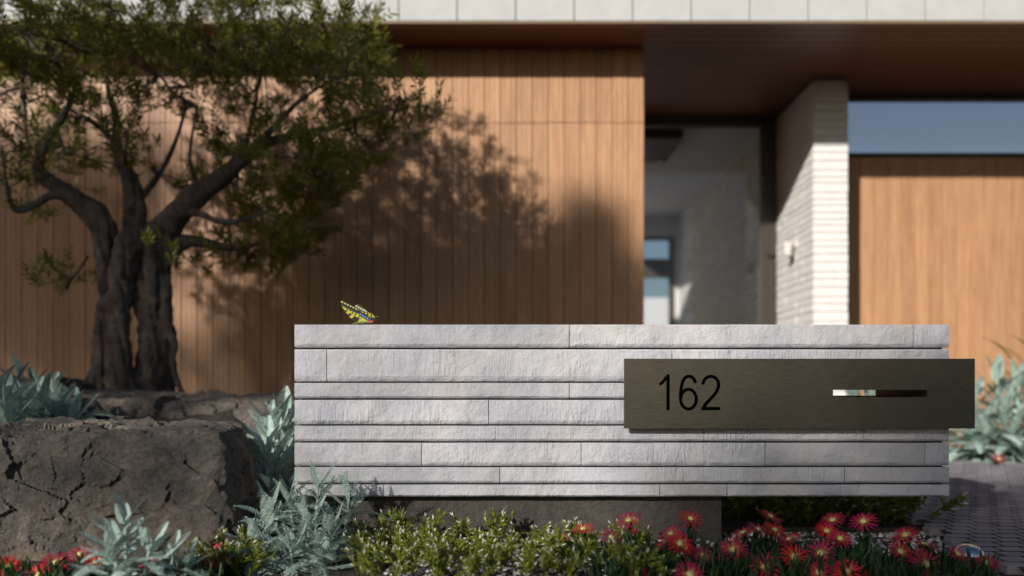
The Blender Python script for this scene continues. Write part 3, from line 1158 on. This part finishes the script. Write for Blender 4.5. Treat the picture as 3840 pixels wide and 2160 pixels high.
def shade_tree(label, base, height, blobs, ntw, seed, leaf=0.07):
    rg = random.Random(seed)
    o = thing('street_tree', label, 'tree', base, 'trees across from the house')
    b = Vector(base)
    mb = MB()
    trunk = [b + Vector((0, 0, -0.05)), b + Vector((0.05, 0, height * .25)), b + Vector((-0.03, 0.05, height * .5)), b + Vector((0, 0, height * .8))]
    mb.tube(trunk, [.16, .12, .09, .04], 12, 0, .2)
    lm, tw = MB(), MB()
    for (bx, by, bz, rad, w) in blobs:
        c = b + Vector((bx, by, bz))
        mb.tube([trunk[1 if bz < height * .5 else 2], (trunk[2] + c) / 2 + Vector((0, 0, .1)), c], [.06, .035, .012], 6)
        for k in range(int(ntw * w)):
            u = rv(rg)
            p = c + u.normalized() * (u.length ** .6) * rad
            dirn = (u * 1.2 + Vector((0, 0, .3)) + rv(rg) * .5).normalized()
            tw.tube([c + u * rad * .3, p, p + dirn * .2], [.005, .003, .001], 3, cap=False)
            for q in range(10):
                a = dirn.orthogonal().normalized()
                a.rotate(Quaternion(dirn, q * 2.4))
                leaf_quad(lm, p + dirn * .2 * q / 10, (dirn * .6 + a).normalized(), rv(rg), leaf * rg.uniform(.8, 1.2), leaf * .4)
    put('trunk', mb.mesh('trunk', M['bark'], True), o)
    put('crown', lm.mesh('crown', M['oleaf']), o)
    tag(put('twigs', tw.mesh('twigs', M['bark']), o), kind='stuff')
    return o


# trees outside the frame, towards the sun: their shade dapples the low wall, the beds and the olive trunk
def towards_sun(base, t, spots):
    """crown clumps that stand t metres up-sun of the places they shade: (x, y, z, radius, density)"""
    out = []
    for (x, y, z, rad, w) in spots:
        c = Vector((x, y, z)) - Vector((0.62, 1.0, -0.447)) * t - Vector(base)
        out.append((c.x, c.y, c.z, rad, w))
    return out


b1 = (-9.7, -17.3, 0)
shade_tree('tall street tree standing towards the sun, outside the picture', b1, 8.6,
           towards_sun(b1, 17.0, [(1.0, -.6, -.04, .36, .8), (1.6, -.55, -.05, .36, .9), (.9, 0, .05, .28, .9), (-.6, 0, .70, .45, .20), (-.1, 0, .66, .45, .14),
                                  (.6, 0, .62, .45, .14), (1.05, 0, .40, .35, .14), (-.55, 0, .35, .3, .10), (2.2, .5, 0, .55, .7), (2.4, -.3, 0, .4, .4), (2.4, 1.2, 0, .6, .8), (3.0, 1.1, 0, .5, .6), (2.0, .15, 0, .4, .6),
                                  (-1.35, -.3, .2, .2, .25), (-2.1, -.3, .32, .22, .3), (.05, -.8, -.05, .12, .12)]), 100, 21)
b2 = (-7.2, -5.2, 0)
shade_tree('second street tree to the left of the first, outside the picture', b2, 5.5,
           towards_sun(b2, 7.5, [(-2.35, 2.2, 1.15, .45, .8), (-2.2, 2.2, .7, .45, .9), (-1.1, -.1, .35, .25, .15), (-2.4, 1.7, .45, .3, .5), (-3.0, 2.0, .7, .5, 1.0)]), 100, 22)
b3 = (-11.0, -12.0, 0)  # clumps added to deepen the shade on the cedar wall, the olive's included
shade_tree('third tree far to the left, outside the picture, added to shade the cedar wall', b3, 9.0,
           towards_sun(b3, 15.0, [tuple(P(px, py, D_W)) + (rad, w) for px, py, rad, w in (
               (120, 1000, .55, 3.0), (100, 1300, .5, 2.5), (350, 1280, .4, 1.8), (420, 980, .3, 1.2), (60, 760, .35, 1.2), (-150, 900, .5, 2.0), (1000, 1280, .35, 1.4), (1230, 1190, .38, 1.6),
               (1450, 1220, .4, 2.0), (1700, 1190, .4, 2.0), (1950, 1170, .4, 2.0), (2150, 1170, .35, 1.6), (2340, 1180, .3, 1.2), (2205, 860, .15, .7), (2215, 960, .17, .8), (880, 1420, .4, 1.0), (1250, 960, .35, .6), (1450, 880, .3, .4), (1500, 1030, .38, 1.3), (250, 640, .3, .9), (420, 740, .3, .9), (520, 900, .25, .8), (250, 850, .35, 1.2), (560, 560, .22, .5), (1800, 1040, .32, 1.2), (2000, 1050, .3, 1.1), (2330, 1080, .25, .6))]), 100, 23)

# ------------------------------------------------------------------ silver plants


def silver_leaf(name, lobesn, open_, bend, width=0.17):
    """pinnate leaf of length 1 along +Y, arching in Z; toothed lobes"""
    mb = MB()

    def bendp(x, y, z=0.0):
        a = bend * y
        zz = (math.sin(a) / bend if abs(bend) > 1e-3 else y)
        hh = ((1 - math.cos(a)) / bend if abs(bend) > 1e-3 else 0)
        return (x, zz, z - hh + abs(x) * 0.25)
    n = 8
    o = len(mb.v)
    for i in range(n + 1):
        t = i / n
        w = 0.018 * (1 - t) + 0.004
        mb.v += [bendp(-w, t, 0.0), bendp(w, t, 0.0)]
    for i in range(n):
        a = o + 2 * i
        mb.f.append((a, a + 1, a + 3, a + 2))
        mb.m.append(0)
    for i in range(lobesn):
        t = 0.12 + 0.84 * i / (lobesn - 1)
        ln = width * (math.sin(math.pi * (0.12 + 0.86 * t) ** 0.8)) + 0.03
        hwid = 0.46 / lobesn * (1 - open_ * 0.5)
        for s_ in (-1, 1):
            ang = math.radians(52 - 18 * t)
            dx, dy = math.sin(ang) * s_, math.cos(ang)
            nx_, ny_ = -dy * s_, math.sin(ang)
            pts = []
            for u, wv in ((0.0, 0.8), (0.5, 0.9), (0.72, 1.5)):
                for sg in (-1, 1):
                    pts.append((dx * ln * u + nx_ * hwid * wv * sg * s_, t + dy * ln * u + ny_ * hwid * wv * sg))
            tip = (dx * ln, t + dy * ln)
            c = (dx * ln * 0.82, t + dy * ln * 0.82)
            oo = len(mb.v)
            mb.v += [bendp(min(max(px, -1), 1), py) for px, py in pts] + [bendp(*tip), bendp(*c)]
            mb.f += [(oo, oo + 1, oo + 3, oo + 2), (oo + 2, oo + 3, oo + 7), (oo + 2, oo + 7, oo + 4), (oo + 3, oo + 5, oo + 7), (oo + 7, oo + 6, oo + 4), (oo + 7, oo + 5, oo + 6)]
            mb.m += [0] * 6
    return mb.mesh(name, M['silver'])


LEAVES = [silver_leaf('leaf', 10, 0.95, b_, w_) for b_, w_ in ((0.25, .24), (0.7, .25), (1.15, .25), (-0.3, .22))]
DENSE = [silver_leaf('leaf', 14, 0.45, b_, w_) for b_, w_ in ((0.25, .24), (0.7, .25), (1.15, .25), (-0.3, .22))]


def silver_plant(label, shoots, lv, seed, L0, nleaf=20):
    rg = random.Random(seed)
    b0 = shoots[0][0]
    o = thing('silver_plant', label, 'plant', (b0[0], b0[1], b0[2]), 'silver leaved plants in the beds')
    for (base, top) in shoots:
        stem = MB()
        base, top = Vector(base), Vector(top)
        stem.tube([base, (base + top) / 2 + rv(rg) * 0.01, top], [0.008, 0.006, 0.003], 6)
        put('stem', stem.mesh('stem', M['silver'], True), o)
        ax = (top - base)
        for k in range(nleaf):
            t = k / (nleaf - 1)
            p = base + ax * (0.12 + 0.88 * t)
            az = k * 2.399 + rg.uniform(-.3, .3)
            el = math.radians(-8 + 80 * t ** 1.3 + rg.uniform(-9, 9))
            L = L0 * (1.0 - 0.45 * t ** 1.5) * rg.uniform(.85, 1.12)
            lm = lv[(0 if t > 0.75 else rg.choice((0, 1, 1, 2)))] if rg.random() > .1 else lv[3]
            mt = Matrix.Translation(p) @ Matrix.Rotation(az, 4, 'Z') @ Matrix.Rotation(el, 4, 'X') @ Matrix.Rotation(rg.uniform(-.35, .35), 4, 'Y') @ Matrix.Diagonal((L * 1.1, L, L, 1))
            put('leaf', lm, o, mt)
    return o


def sh(lst):
    """shoots from (px, py_top, d, base height, lean px)"""
    out = []
    for px, py, d, bz, lean in lst:
        t = P(px, py, d)
        b = P(px - lean, py, d)
        out.append(((b.x, b.y, bz), tuple(t)))
    return out


silver_plant('lacy silver plant in sharp focus in front of the left end of the low wall',
             sh([(1195, 1820, 3.28, 0, 10), (1310, 1860, 3.32, 0, 30), (1000, 1930, 3.2, 0, -25), (1160, 1960, 3.12, 0, 0), (1080, 1870, 3.36, 0, -20), (1240, 2000, 3.12, 0, 20), (1090, 2060, 3.0, 0, 0), (1210, 2090, 2.98, 0, 10), (960, 2050, 3.02, 0, -20)]), LEAVES, 1, 0.20, 20)
silver_plant('large blurred silver plant in the bottom left corner before the boulder',
             sh([(470, 1960, 2.72, 0, 0), (420, 2050, 2.62, 0, -20), (560, 2060, 2.66, 0, 20)]), DENSE, 2, 0.165, 20)
silver_plant('small silver plant right of the large one in the bottom left corner', sh([(650, 2080, 2.72, 0, 10), (700, 2110, 2.72, 0, 10)]), DENSE, 3, 0.14, 16)
silver_plant('pale silver plant squeezed between the big boulder and the low wall',
             sh([(1030, 1640, 4.25, 0, 10), (985, 1740, 4.15, 0, -10), (1090, 1700, 4.3, 0, 10), (1010, 1840, 4.0, 0, 0), (1075, 1830, 4.05, 0, 10), (1010, 1610, 4.3, 0.1, 0), (1060, 1580, 4.4, 0.1, 0), (1000, 1700, 3.95, 0, -10)]), DENSE, 4, 0.29, 22)
silver_plant('sunlit silver plant cut by the left edge behind the boulder', sh([(-10, 1490, 4.35, .2, 0), (30, 1560, 4.25, .2, 10), (-60, 1530, 4.3, .2, -20)]), DENSE, 5, 0.32, 24)
silver_plant('bluish silver plant between the left edge and the olive tree', sh([(175, 1500, 4.75, .3, 10), (220, 1560, 4.65, .3, 20), (110, 1530, 4.8, .3, 0), (270, 1570, 4.6, .3, 10)]), DENSE, 6, 0.31, 24)
silver_plant('dim bluish silver plant against the cedar wall left of the olive trunk', sh([(70, 1420, 5.4, .4, 0), (130, 1450, 5.5, .4, 10)]), DENSE, 7, 0.26, 18)
silver_plant('tall silver plant behind the right end of the number plate', sh([(3740, 1420, 7.1, 0, 0), (3820, 1450, 7.2, 0, 10), (3660, 1480, 7.15, 0, -10), (3770, 1540, 6.9, 0, 0), (3860, 1560, 6.9, 0, 0), (3620, 1600, 7.1, 0, -10), (3400, 1500, 7.2, 0, 0), (3520, 1500, 7.2, 0, 0), (3290, 1480, 7.2, 0, 0), (3210, 1470, 7.0, 0, 0), (3250, 1450, 7.4, 0, 0), (3340, 1460, 7.3, 0, 0), (3700, 1600, 6.9, 0, 0), (3800, 1620, 6.8, 0, 0), (3660, 1640, 7.0, 0, 0), (3740, 1480, 7.3, 0, 0)]), DENSE, 8, 0.40, 20)

# spiky green plant at the right edge
sp_o = thing('spiky_plant', 'olive green spiky plant against the cedar wall at the right edge', 'plant', tuple(P(3860, 1700, 7.5))[:2] + (0,))
rg = random.Random(77)
bl_ = MB()
n = 8
for i in range(n + 1):
    t = i / n
    w = 0.028 * math.sin(math.pi * min(1, 0.12 + 0.88 * t)) + 0.001
    a = 0.9 * t
    bl_.v += [(-w, math.sin(a) / .9, -(1 - math.cos(a)) / .9 + 0.01), (0, math.sin(a) / .9, -(1 - math.cos(a)) / .9), (w, math.sin(a) / .9, -(1 - math.cos(a)) / .9 + 0.01)]
for i in range(n):
    a = 3 * i
    bl_.f += [(a, a + 1, a + 4, a + 3), (a + 1, a + 2, a + 5, a + 4)]
    bl_.m += [0, 0]
blade = bl_.mesh('leaf', M['sprig'], True)
bp = P(3870, 1440, 7.5)
for k in range(60):
    mt = Matrix.Translation((bp.x + rg.uniform(-.1, .1), bp.y + rg.uniform(-.1, .1), rg.uniform(.25, .72))) @ Matrix.Rotation(k * 2.4, 4, 'Z') @ Matrix.Rotation(math.radians(rg.uniform(15, 80)), 4, 'X') @ Matrix.Scale(rg.uniform(.3, .5), 4)
    put('leaf', blade, sp_o, mt)

# ------------------------------------------------------------------ creeping shrub with white tips


def sprig_mesh(seed):
    rg = random.Random(seed)
    mb = MB()
    L = 1.0
    pts, n = [], 7
    bx, by = rg.uniform(-.2, .2), rg.uniform(.0, .25)
    for i in range(n + 1):
        t = i / n
        pts.append(Vector((bx * t * t, by * t * t, L * t * (1 - .08 * t))))
    mb.tube(pts, [0.014 * (1 - .6 * i / n) for i in range(n + 1)], 4, 0)

    def at(t):
        f = t * n
        i = min(int(f), n - 1)
        return pts[i].lerp(pts[i + 1], f - i), (pts[i + 1] - pts[i]).normalized()

    def shoot(p0, ax, ln, nl, wt):
        for k in range(nl):
            t = (k + 0.6) / nl
            p = p0 + ax * ln * t
            a = ax.orthogonal().normalized()
            a.rotate(Quaternion(ax, k * 1.57 + rg.uniform(-.3, .3)))
            for s_ in (1, -1):
                dr = (ax * rg.uniform(.8, 1.2) + a * s_ * rg.uniform(.7, 1.0)).normalized()
                leaf_quad(mb, p, dr, ax, rg.uniform(.15, .21), rg.uniform(.055, .075))
        if wt:
            tip = p0 + ax * ln
            a = ax.orthogonal().normalized()
            a.rotate(Quaternion(ax, rg.uniform(0, 6)))
            m0 = len(mb.m)
            for s_ in (1, -1):
                leaf_quad(mb, tip, (ax + a * s_ * .45).normalized(), ax, rg.uniform(.13, .18), .034)
            for q in range(m0, len(mb.m)):
                mb.m[q] = 1
    shoot(pts[0].lerp(pts[-1], .12), (pts[-1] - pts[0]).normalized(), (pts[-1] - pts[0]).length * .9, 12, True)
    for k in range(5):
        p, ax = at(rg.uniform(.25, .85))
        a = ax.orthogonal().normalized()
        a.rotate(Quaternion(ax, k * 2.1))
        shoot(p, (ax * .8 + a * .8).normalized(), rg.uniform(.2, .32), 3, rg.random() < .5)
    return mb.mesh('sprig', [M['sprig'], M['white']])


SPR = [sprig_mesh(100 + i) for i in range(6)]


def shrub(label, spots, seed):
    rg = random.Random(seed)
    o = thing('creeping_shrub', label, 'shrub', (spots[0][0], spots[0][1], 0), 'creeping white tipped shrubs')
    for (x, y, z, h, lx, ly) in spots:
        ax = Vector((lx, ly, 1)).normalized()
        mt = Matrix.Translation((x, y, z)) @ ax.to_track_quat('Z', 'Y').to_matrix().to_4x4() @ Matrix.Rotation(rg.uniform(0, 6.3), 4, 'Z') @ Matrix.Scale(h, 4)
        put('sprig', rg.choice(SPR), o, mt)
    return o


rg = random.Random(9)


def field(n, px0, px1, d0, d1, h0, h1, zz=0.0, lean=.9, test=None):
    out = []
    while len(out) < n:
        d = rg.uniform(d0, d1)
        px = rg.uniform(px0, px1)
        p = P(px, 1440, d)
        if test and not test(px, d, p):
            continue
        out.append((p.x, p.y, zz, rg.uniform(h0, h1), rg.uniform(-lean, lean), rg.uniform(-lean, lean * .6)))
    return out


mid = field(130, 1330, 2150, 2.8, 3.42, .075, .125)
mid += field(14, 1450, 1950, 3.3, 3.45, .12, .15, 0, .5)
shrub('yellow green creeping shrub with white tips in front of the plinth', mid, 1)
shrub('creeping shrub with white tips between the big boulder and the lacy silver plant', field(30, 780, 960, 2.85, 3.2, .08, .14), 2)
shrub('thin dark creeping shrub with white tips among the leftmost red flowers of the clump', field(45, 2080, 2480, 2.8, 3.35, .08, .14), 3)
shrub('dark creeping shrub with white tips behind the wall, right of the plinth', field(230, 2650, 3480, 3.98, 4.95, .13, .22, 0, .9, lambda px, d, p: p.x < 1.66 + 0.15 * R.random()), 4)

# ------------------------------------------------------------------ ice plants


def flower_mesh(seed):
    rg = random.Random(seed)
    mb = MB()
    for layer, (nn, up, ln) in enumerate(((19, .14, .040), (15, .40, .037), (7, .8, .026))):
        for k in range(nn):
            a = 2 * math.pi * (k + .5 * layer) / nn + rg.uniform(-.08, .08)
            r0 = .008
            L = ln * rg.uniform(.85, 1.1)
            e = up + rg.uniform(-.15, .15)
            dx, dy = math.cos(a), math.sin(a)
            sx, sy = -dy, dx
            o = len(mb.v)
            for (t, w) in ((0, .0010), (.5, .0018), (.85, .0017), (1, .0003)):
                r = r0 + L * t * math.cos(e * (1 - .35 * t))
                z = L * t * math.sin(e * (1 - .35 * t)) - .004 * t * t
                mb.v += [(dx * r + sx * w, dy * r + sy * w, z), (dx * r - sx * w, dy * r - sy * w, z)]
            for q in range(3):
                b_ = o + 2 * q
                mb.f.append((b_, b_ + 1, b_ + 3, b_ + 2))
                mb.m.append(0)
    # calyx
    mb.tube([(0, 0, -.034), (0, 0, -.02), (0, 0, -.006), (0, 0, .002)], [.004, .008, .0105, .011], 10, 1)
    return mb.mesh('flower', [M['petal'], M['spike']])


FL = [flower_mesh(300 + i) for i in range(4)]
cm = MB()
cm.tube([(0, 0, -.001), (0, 0, .003), (0, 0, .006), (0, 0, .0068)], [.0098, .0105, .008, .003], 12)
fcent = cm.mesh('flower_centre', M['fcentre'], True)


def ice_plant(label, flowers, area, nsp, seed):
    """flowers: (px, py, facing 0 up..1 towards the viewer, size); area: px0, px1, d0, d1"""
    rg = random.Random(seed)
    ctr = P((area[0] + area[1]) / 2, 1440, (area[2] + area[3]) / 2)
    o = thing('ice_plant', label, 'plant', (ctr.x, ctr.y, 0), 'red flowering ice plants')
    lm = MB()

    def spike(x, y, h, z=0.0):
        ax = Vector((rg.uniform(-.5, .5), rg.uniform(-.5, .4), 1)).normalized()
        r = rg.uniform(.0035, .005)
        p = Vector((x, y, z))
        q = p + ax * h
        lm.tube([p, p.lerp(q, .5) + Vector((0, 0, .0)), p.lerp(q, .85), q], [r * .8, r, r * .75, .0004], 5, 0, cap=False)
    for k in range(nsp):
        d = rg.uniform(area[2], area[3])
        p = P(rg.uniform(area[0], area[1]), 1440, d)
        spike(p.x, p.y, rg.uniform(.045, .095))
    for i, (px, py, fa, sz) in enumerate(flowers):
        k = min(1, max(0, (py - 1940) / 210.0))
        zf = (.145 - .115 * k) if len(area) == 4 else area[4]
        d = FPX * (CAMZ - zf) / (py - HOR)
        p = P(px, py, d)
        tilt = math.radians(8 + 55 * fa + rg.uniform(-12, 12))
        side = rg.uniform(-.55, .55)
        mt = Matrix.Translation(p) @ Matrix.Rotation(side, 4, 'Y') @ Matrix.Rotation(tilt, 4, 'X') @ Matrix.Rotation(rg.uniform(0, 6), 4, 'Z') @ Matrix.Diagonal((sz * rg.uniform(.82, 1.05), sz * rg.uniform(.82, 1.05), sz * rg.uniform(.8, 1.5), 1))
        f = put('flower', FL[(i + seed) % 4], o, mt)
        put('flower_centre', fcent, f, mt)
        q = mt @ Vector((0, 0, -.03))
        lm.tube([q, (q.x + rg.uniform(-.01, .01), q.y + .012, q.z * .5), (q.x, q.y + .02, -.002)], [.004, .004, .005], 6)
        for _ in range(9):
            spike(q.x + rg.uniform(-.02, .02), q.y + rg.uniform(-.01, .03), rg.uniform(.04, .06), max(0, q.z - rg.uniform(.03, .08)))
    for (px, py, fa, sz) in flowers[:3]:
        if len(area) > 4:
            break
        py2 = min(2150, py + rg.uniform(10, 45))
        zf = .145 - .115 * min(1, max(0, (py2 - 1940) / 210.0)) - .01
        p = P(px + rg.uniform(-75, 75), py2, FPX * (CAMZ - zf) / (py2 - HOR))
        mt = Matrix.Translation(p) @ Matrix.Rotation(rg.uniform(-.5, .5), 4, 'Y') @ Matrix.Rotation(rg.uniform(-.3, .5), 4, 'X') @ Matrix.Diagonal((.42, .42, .9 + rg.uniform(0, .5), 1))
        put('bud', FL[rg.randrange(4)], o, mt)
        q = mt @ Vector((0, 0, -.03))
        lm.tube([q, (q.x, q.y + .012, q.z * .5), (q.x, q.y + .02, -.002)], [.003, .003, .004], 5)
    put('leaves', lm.mesh('leaves', M['spike'], True), o)
    return o


ice_plant('ice plant with three red flowers at the left end of the flower row', [(2188, 1985, .15, 1.0), (2291, 2018, .3, 1.05), (2358, 1952, .1, 1.05), (2400, 2140, .5, .8)], (2200, 2440, 2.75, 3.15), 130, 1)
ice_plant('ice plant with red flowers in front of the plinth corner', [(2590, 1948, .1, 1.1), (2516, 2003, .3, 1.0), (2549, 2040, .75, 1.1), (2639, 2086, .5, 1.05), (2587, 2155, .8, 1.1)], (2440, 2720, 2.8, 3.2), 200, 2)
ice_plant('ice plant with a row of small dark red flowers just right of the plinth', [(2889, 1938, .1, 1.0), (2788, 1998, .15, .95), (2842, 1988, .15, 1.0), (2905, 1990, .15, .95), (2960, 2022, .1, .9)], (2720, 2980, 3.0, 3.25), 150, 3)
ice_plant('ice plant with large magenta flowers facing the viewer at the bottom edge', [(2750, 2062, .85, 1.1), (2870, 2128, .85, 1.15), (2977, 2090, .85, 1.1)], (2680, 3010, 2.8, 3.0), 170, 4)
ice_plant('ice plant with red flowers below the number plate slot', [(3123, 1950, .15, .95), (3101, 1992, .6, 1.0), (3238, 1957, .3, 1.1), (3150, 2022, .25, 1.0)], (3000, 3280, 2.95, 3.2), 150, 5)
ice_plant('ice plant with magenta flowers at the bottom edge below the slot', [(3075, 2076, .85, 1.1), (3070, 2148, .7, 1.1), (3172, 2146, .75, 1.1)], (3000, 3330, 2.8, 3.0), 170, 6)
ice_plant('ice plant with dark magenta flowers on the gravel near the paving', [(3395, 2007, .2, 1.0), (3467, 2042, .15, 1.1), (3473, 2118, .85, 1.1), (3377, 2070, .6, 1.0)], (3300, 3540, 2.65, 3.1), 170, 7)
ice_plant('rightmost ice plant at the paving edge with two red flowers', [(3592, 2078, .4, .85), (3700, 2112, .6, .95)], (3560, 3720, 2.7, 2.95), 60, 8)
ice_plant('blurred ice plant with orange red flowers in the bottom left corner', [(30, 2130, .7, 1.1), (140, 2158, .6, 1.1), (212, 2112, .3, 1.05), (300, 2080, .2, 1.0), (360, 2110, .3, .9)], (-20, 420, 2.5, 2.9), 160, 9)
ice_plant('ice plant with one red flower before the big boulder', [(805, 2080, .35, 1.0), (830, 2105, .3, .8), (560, 2120, .4, .9), (700, 2140, .4, .9)], (540, 860, 2.7, 3.0), 90, 10)
ice_plant('far ice plant with red flowers under the tall silver plant by the paving', [(3690, 1693, .2, 1.5), (3775, 1700, .5, 1.7), (3620, 1690, .2, 1.3), (3830, 1692, .2, 1.4), (3745, 1722, .4, 1.2)], (3560, 3860, 7.0, 7.4, .07), 120, 11)

# ------------------------------------------------------------------ ground light
gp = P(3630, 2088, FPX * .572 / (2088 - HOR))
gl_o = thing('ground_light', 'small mirror steel dome light set into the paving', 'ground light', (gp.x, gp.y, .028))
mb = MB()
for i, (r, z) in enumerate(((.058, .0275), (.058, .033), (.05, .036), (.05, .0275))):
    for k in range(40):
        mb.v.append((gp.x + r * math.cos(k * math.pi / 20), gp.y + r * math.sin(k * math.pi / 20), z))
for i in range(3):
    for k in range(40):
        mb.f.append((i * 40 + k, i * 40 + (k + 1) % 40, (i + 1) * 40 + (k + 1) % 40, (i + 1) * 40 + k))
        mb.m.append(0)
put('ring', mb.mesh('ring', M['copper'], False), gl_o)
mb = MB()
nr = 12
for i in range(nr + 1):
    a = math.pi / 2 * i / nr
    for k in range(40):
        mb.v.append((gp.x + .05 * math.cos(a) * math.cos(k * math.pi / 20), gp.y + .05 * math.cos(a) * math.sin(k * math.pi / 20), .034 + .036 * math.sin(a)))
for i in range(nr):
    for k in range(40):
        mb.f.append((i * 40 + k, i * 40 + (k + 1) % 40, (i + 1) * 40 + (k + 1) % 40, (i + 1) * 40 + k))
        mb.m.append(0)
put('dome', mb.mesh('dome', M['chrome'], True), gl_o)

# ------------------------------------------------------------------ butterfly
BD = 3.5 + 0.10
bf = thing('butterfly', 'yellow and black swallowtail butterfly resting on top of the wall', 'butterfly', tuple(P(1340, 1217, BD)))


def bc(a, b):          # crop pixel -> photo pixel
    return 1200 + a / 8.523, 1080 + b / 8.523


def inside(poly, x, y):
    c = False
    j = len(poly) - 1
    for i in range(len(poly)):
        xi, yi = poly[i]
        xj_, yj = poly[j]
        if (yi > y) != (yj > y) and x < (xj_ - xi) * (y - yi) / (yj - yi) + xi:
            c = not c
        j = i
    return c


def seg_d(p, a, b):
    ax, ay = b[0] - a[0], b[1] - a[1]
    t = max(0, min(1, ((p[0] - a[0]) * ax + (p[1] - a[1]) * ay) / (ax * ax + ay * ay)))
    return math.hypot(p[0] - a[0] - t * ax, p[1] - a[1] - t * ay), t


YEL, BLK, BLU, RED = (0.55, 0.50, 0.045), (0.016, 0.016, 0.014), (0.16, 0.36, 0.85), (0.75, 0.02, 0.05)


def wing(name, poly, colf, yfun, step=11):
    x0, x1 = min(p[0] for p in poly), max(p[0] for p in poly)
    y0, y1 = min(p[1] for p in poly), max(p[1] for p in poly)
    bm = bmesh.new()
    nx_, ny_ = int((x1 - x0) / step) + 1, int((y1 - y0) / step) + 1
    grid = {}
    for j in range(ny_ + 1):
        for i in range(nx_ + 1):
            grid[i, j] = (x0 + i * step, y0 + j * step)
    vm = {}
    colours = []

    def vert(k):
        if k not in vm:
            a, b = grid[k]
            px, py = bc(a, b)
            p = P(px, py, BD)
            vm[k] = bm.verts.new((p.x, p.y + yfun(a, b), p.z))
            e_ = min(seg_d((a, b), poly[q], poly[(q + 1) % len(poly)])[0] for q in range(len(poly)))
            colours.append((0.09, 0.085, 0.05) if e_ < 7 else colf(a, b))
        return vm[k]
    for j in range(ny_):
        for i in range(nx_):
            cx, cy = x0 + (i + .5) * step, y0 + (j + .5) * step
            if inside(poly, cx, cy):
                bm.faces.new((vert((i, j)), vert((i + 1, j)), vert((i + 1, j + 1)), vert((i, j + 1))))
    me = bpy.data.meshes.new(name)
    bm.to_mesh(me)
    bm.free()
    me.materials.append(M['wing'])
    ca = me.color_attributes.new('tone', 'FLOAT_COLOR', 'POINT')
    ca.data.foreach_set('color', [q for c in colours for q in (*c, 1)])
    o = put(name, me, bf)
    md = o.modifiers.new('thick', 'SOLIDIFY')
    md.thickness = 0.0006
    return o


def fore(a, b):
    d, t = seg_d((a, b), (715, 455), (1260, 720))
    if d < 15 and (t * 6.3) % 1 < 0.6:
        return (0.80, 0.76, 0.28)
    if d < 75:
        return BLK
    if d < 120 and b > 0:
        return (0.05, 0.055, 0.045)
    d2, t2 = seg_d((a, b), (740, 560), (1200, 800))
    if d2 < 75 + 60 * t2 and (t2 * 5) % 1 < 0.66 and t2 > .04:
        return YEL
    d3, t3 = seg_d((a, b), (770, 620), (1180, 1080))
    if d3 < 62 and (t3 * 3.6) % 1 < 0.55 and t3 < .75:
        return YEL
    return BLK


def hind(a, b):
    if math.hypot(a - 1625, b - 1075) < 52:
        return RED
    d, t = seg_d((a, b), (1280, 830), (1570, 1010))
    if d < 24 and (t * 4.0) % 1 < 0.6:
        return BLU
    if d < 55:
        return (0.01, 0.012, 0.03)
    d2, t2 = seg_d((a, b), (1350, 760), (1740, 920))
    if d2 < 24 and (t2 * 3.6) % 1 < 0.5:
        return YEL
    if a > 1550 and b < 960 and (a - 1550) % 58 < 30 and (b - 795 + (a - 1550) // 58 * 20) % 50 < 28:
        return YEL
    if (b - 830) < (a - 1280) * .62 - 20:
        return BLK
    if b > 1060:
        return (0.25, 0.33, 0.10)
    if abs((a - 1290) - (b - 985) * -1.1) < 14 and b < 1010:
        return BLK
    return YEL


wing('forewing', [(690, 400), (760, 410), (960, 520), (1180, 660), (1290, 770), (1240, 1000), (1190, 1090), (1100, 1050), (960, 940), (820, 760), (720, 600), (695, 500)], fore,
     lambda a, b: -0.006 - 0.012 * (1090 - b) / 690)
wing('forewing', [(1090, 560), (1150, 500), (1240, 545), (1400, 650), (1500, 750), (1480, 800), (1300, 790), (1100, 640)],
     lambda a, b: (lambda q: (0.75, 0.72, 0.25) if q[0] < 15 and (q[1] * 5) % 1 < .6 else ((0.07, 0.075, 0.06) if b > 660 else BLK))(seg_d((a, b), (1120, 560), (1480, 750))),
     lambda a, b: 0.010 + 0.012 * (1090 - b) / 690)
wing('hindwing', [(1190, 1090), (1240, 900), (1270, 780), (1400, 755), (1500, 790), (1600, 785), (1680, 810), (1740, 880), (1765, 940), (1740, 1040), (1700, 1090), (1640, 1125), (1560, 1105), (1400, 1110)], hind,
     lambda a, b: -0.004 - 0.006 * (1090 - b) / 400)
mb = MB()
path = [bc(a, b) for a, b in ((1080, 1128), (1150, 1118), (1230, 1105), (1330, 1112), (1430, 1128), (1500, 1130))]
mb.tube([P(px, py, BD) for px, py in path], [.0022, .0048, .0056, .0046, .0034, .001], 10)
for a in (1130, 1220, 1400):
    s_ = P(*bc(a, 1115), BD)
    for sy in (-.006, .006):
        mb.tube([s_, (s_.x - .002, s_.y + sy, s_.z + .001), (s_.x - .004, s_.y + sy * 1.6, P(0, 1217, BD).z - .001)], [.0006, .0005, .0004], 5)
put('body', mb.mesh('body', M['bfly'], True), bf)
mb = MB()
for y_ in (-.003, .003):
    pts = [P(*bc(a, b), BD) + Vector((0, y_, 0)) for a, b in ((1740, 990), (1775, 935), (1830, 915), (1895, 910))]
    mb.tube(pts, [.0009, .0008, .0008, .0011], 5)
put('tail', mb.mesh('tail', M['bfly'], True), bf)
mb = MB()
for y_ in (-.002, .003):
    pts = [P(*bc(a, b), BD) + Vector((0, y_, 0)) for a, b in ((1085, 1128), (1060, 1120), (1030, 1135 + y_ * 2000))]
    mb.tube(pts, [.0004, .0004, .0007], 5)
put('antenna', mb.mesh('antenna', M['bfly'], True), bf)
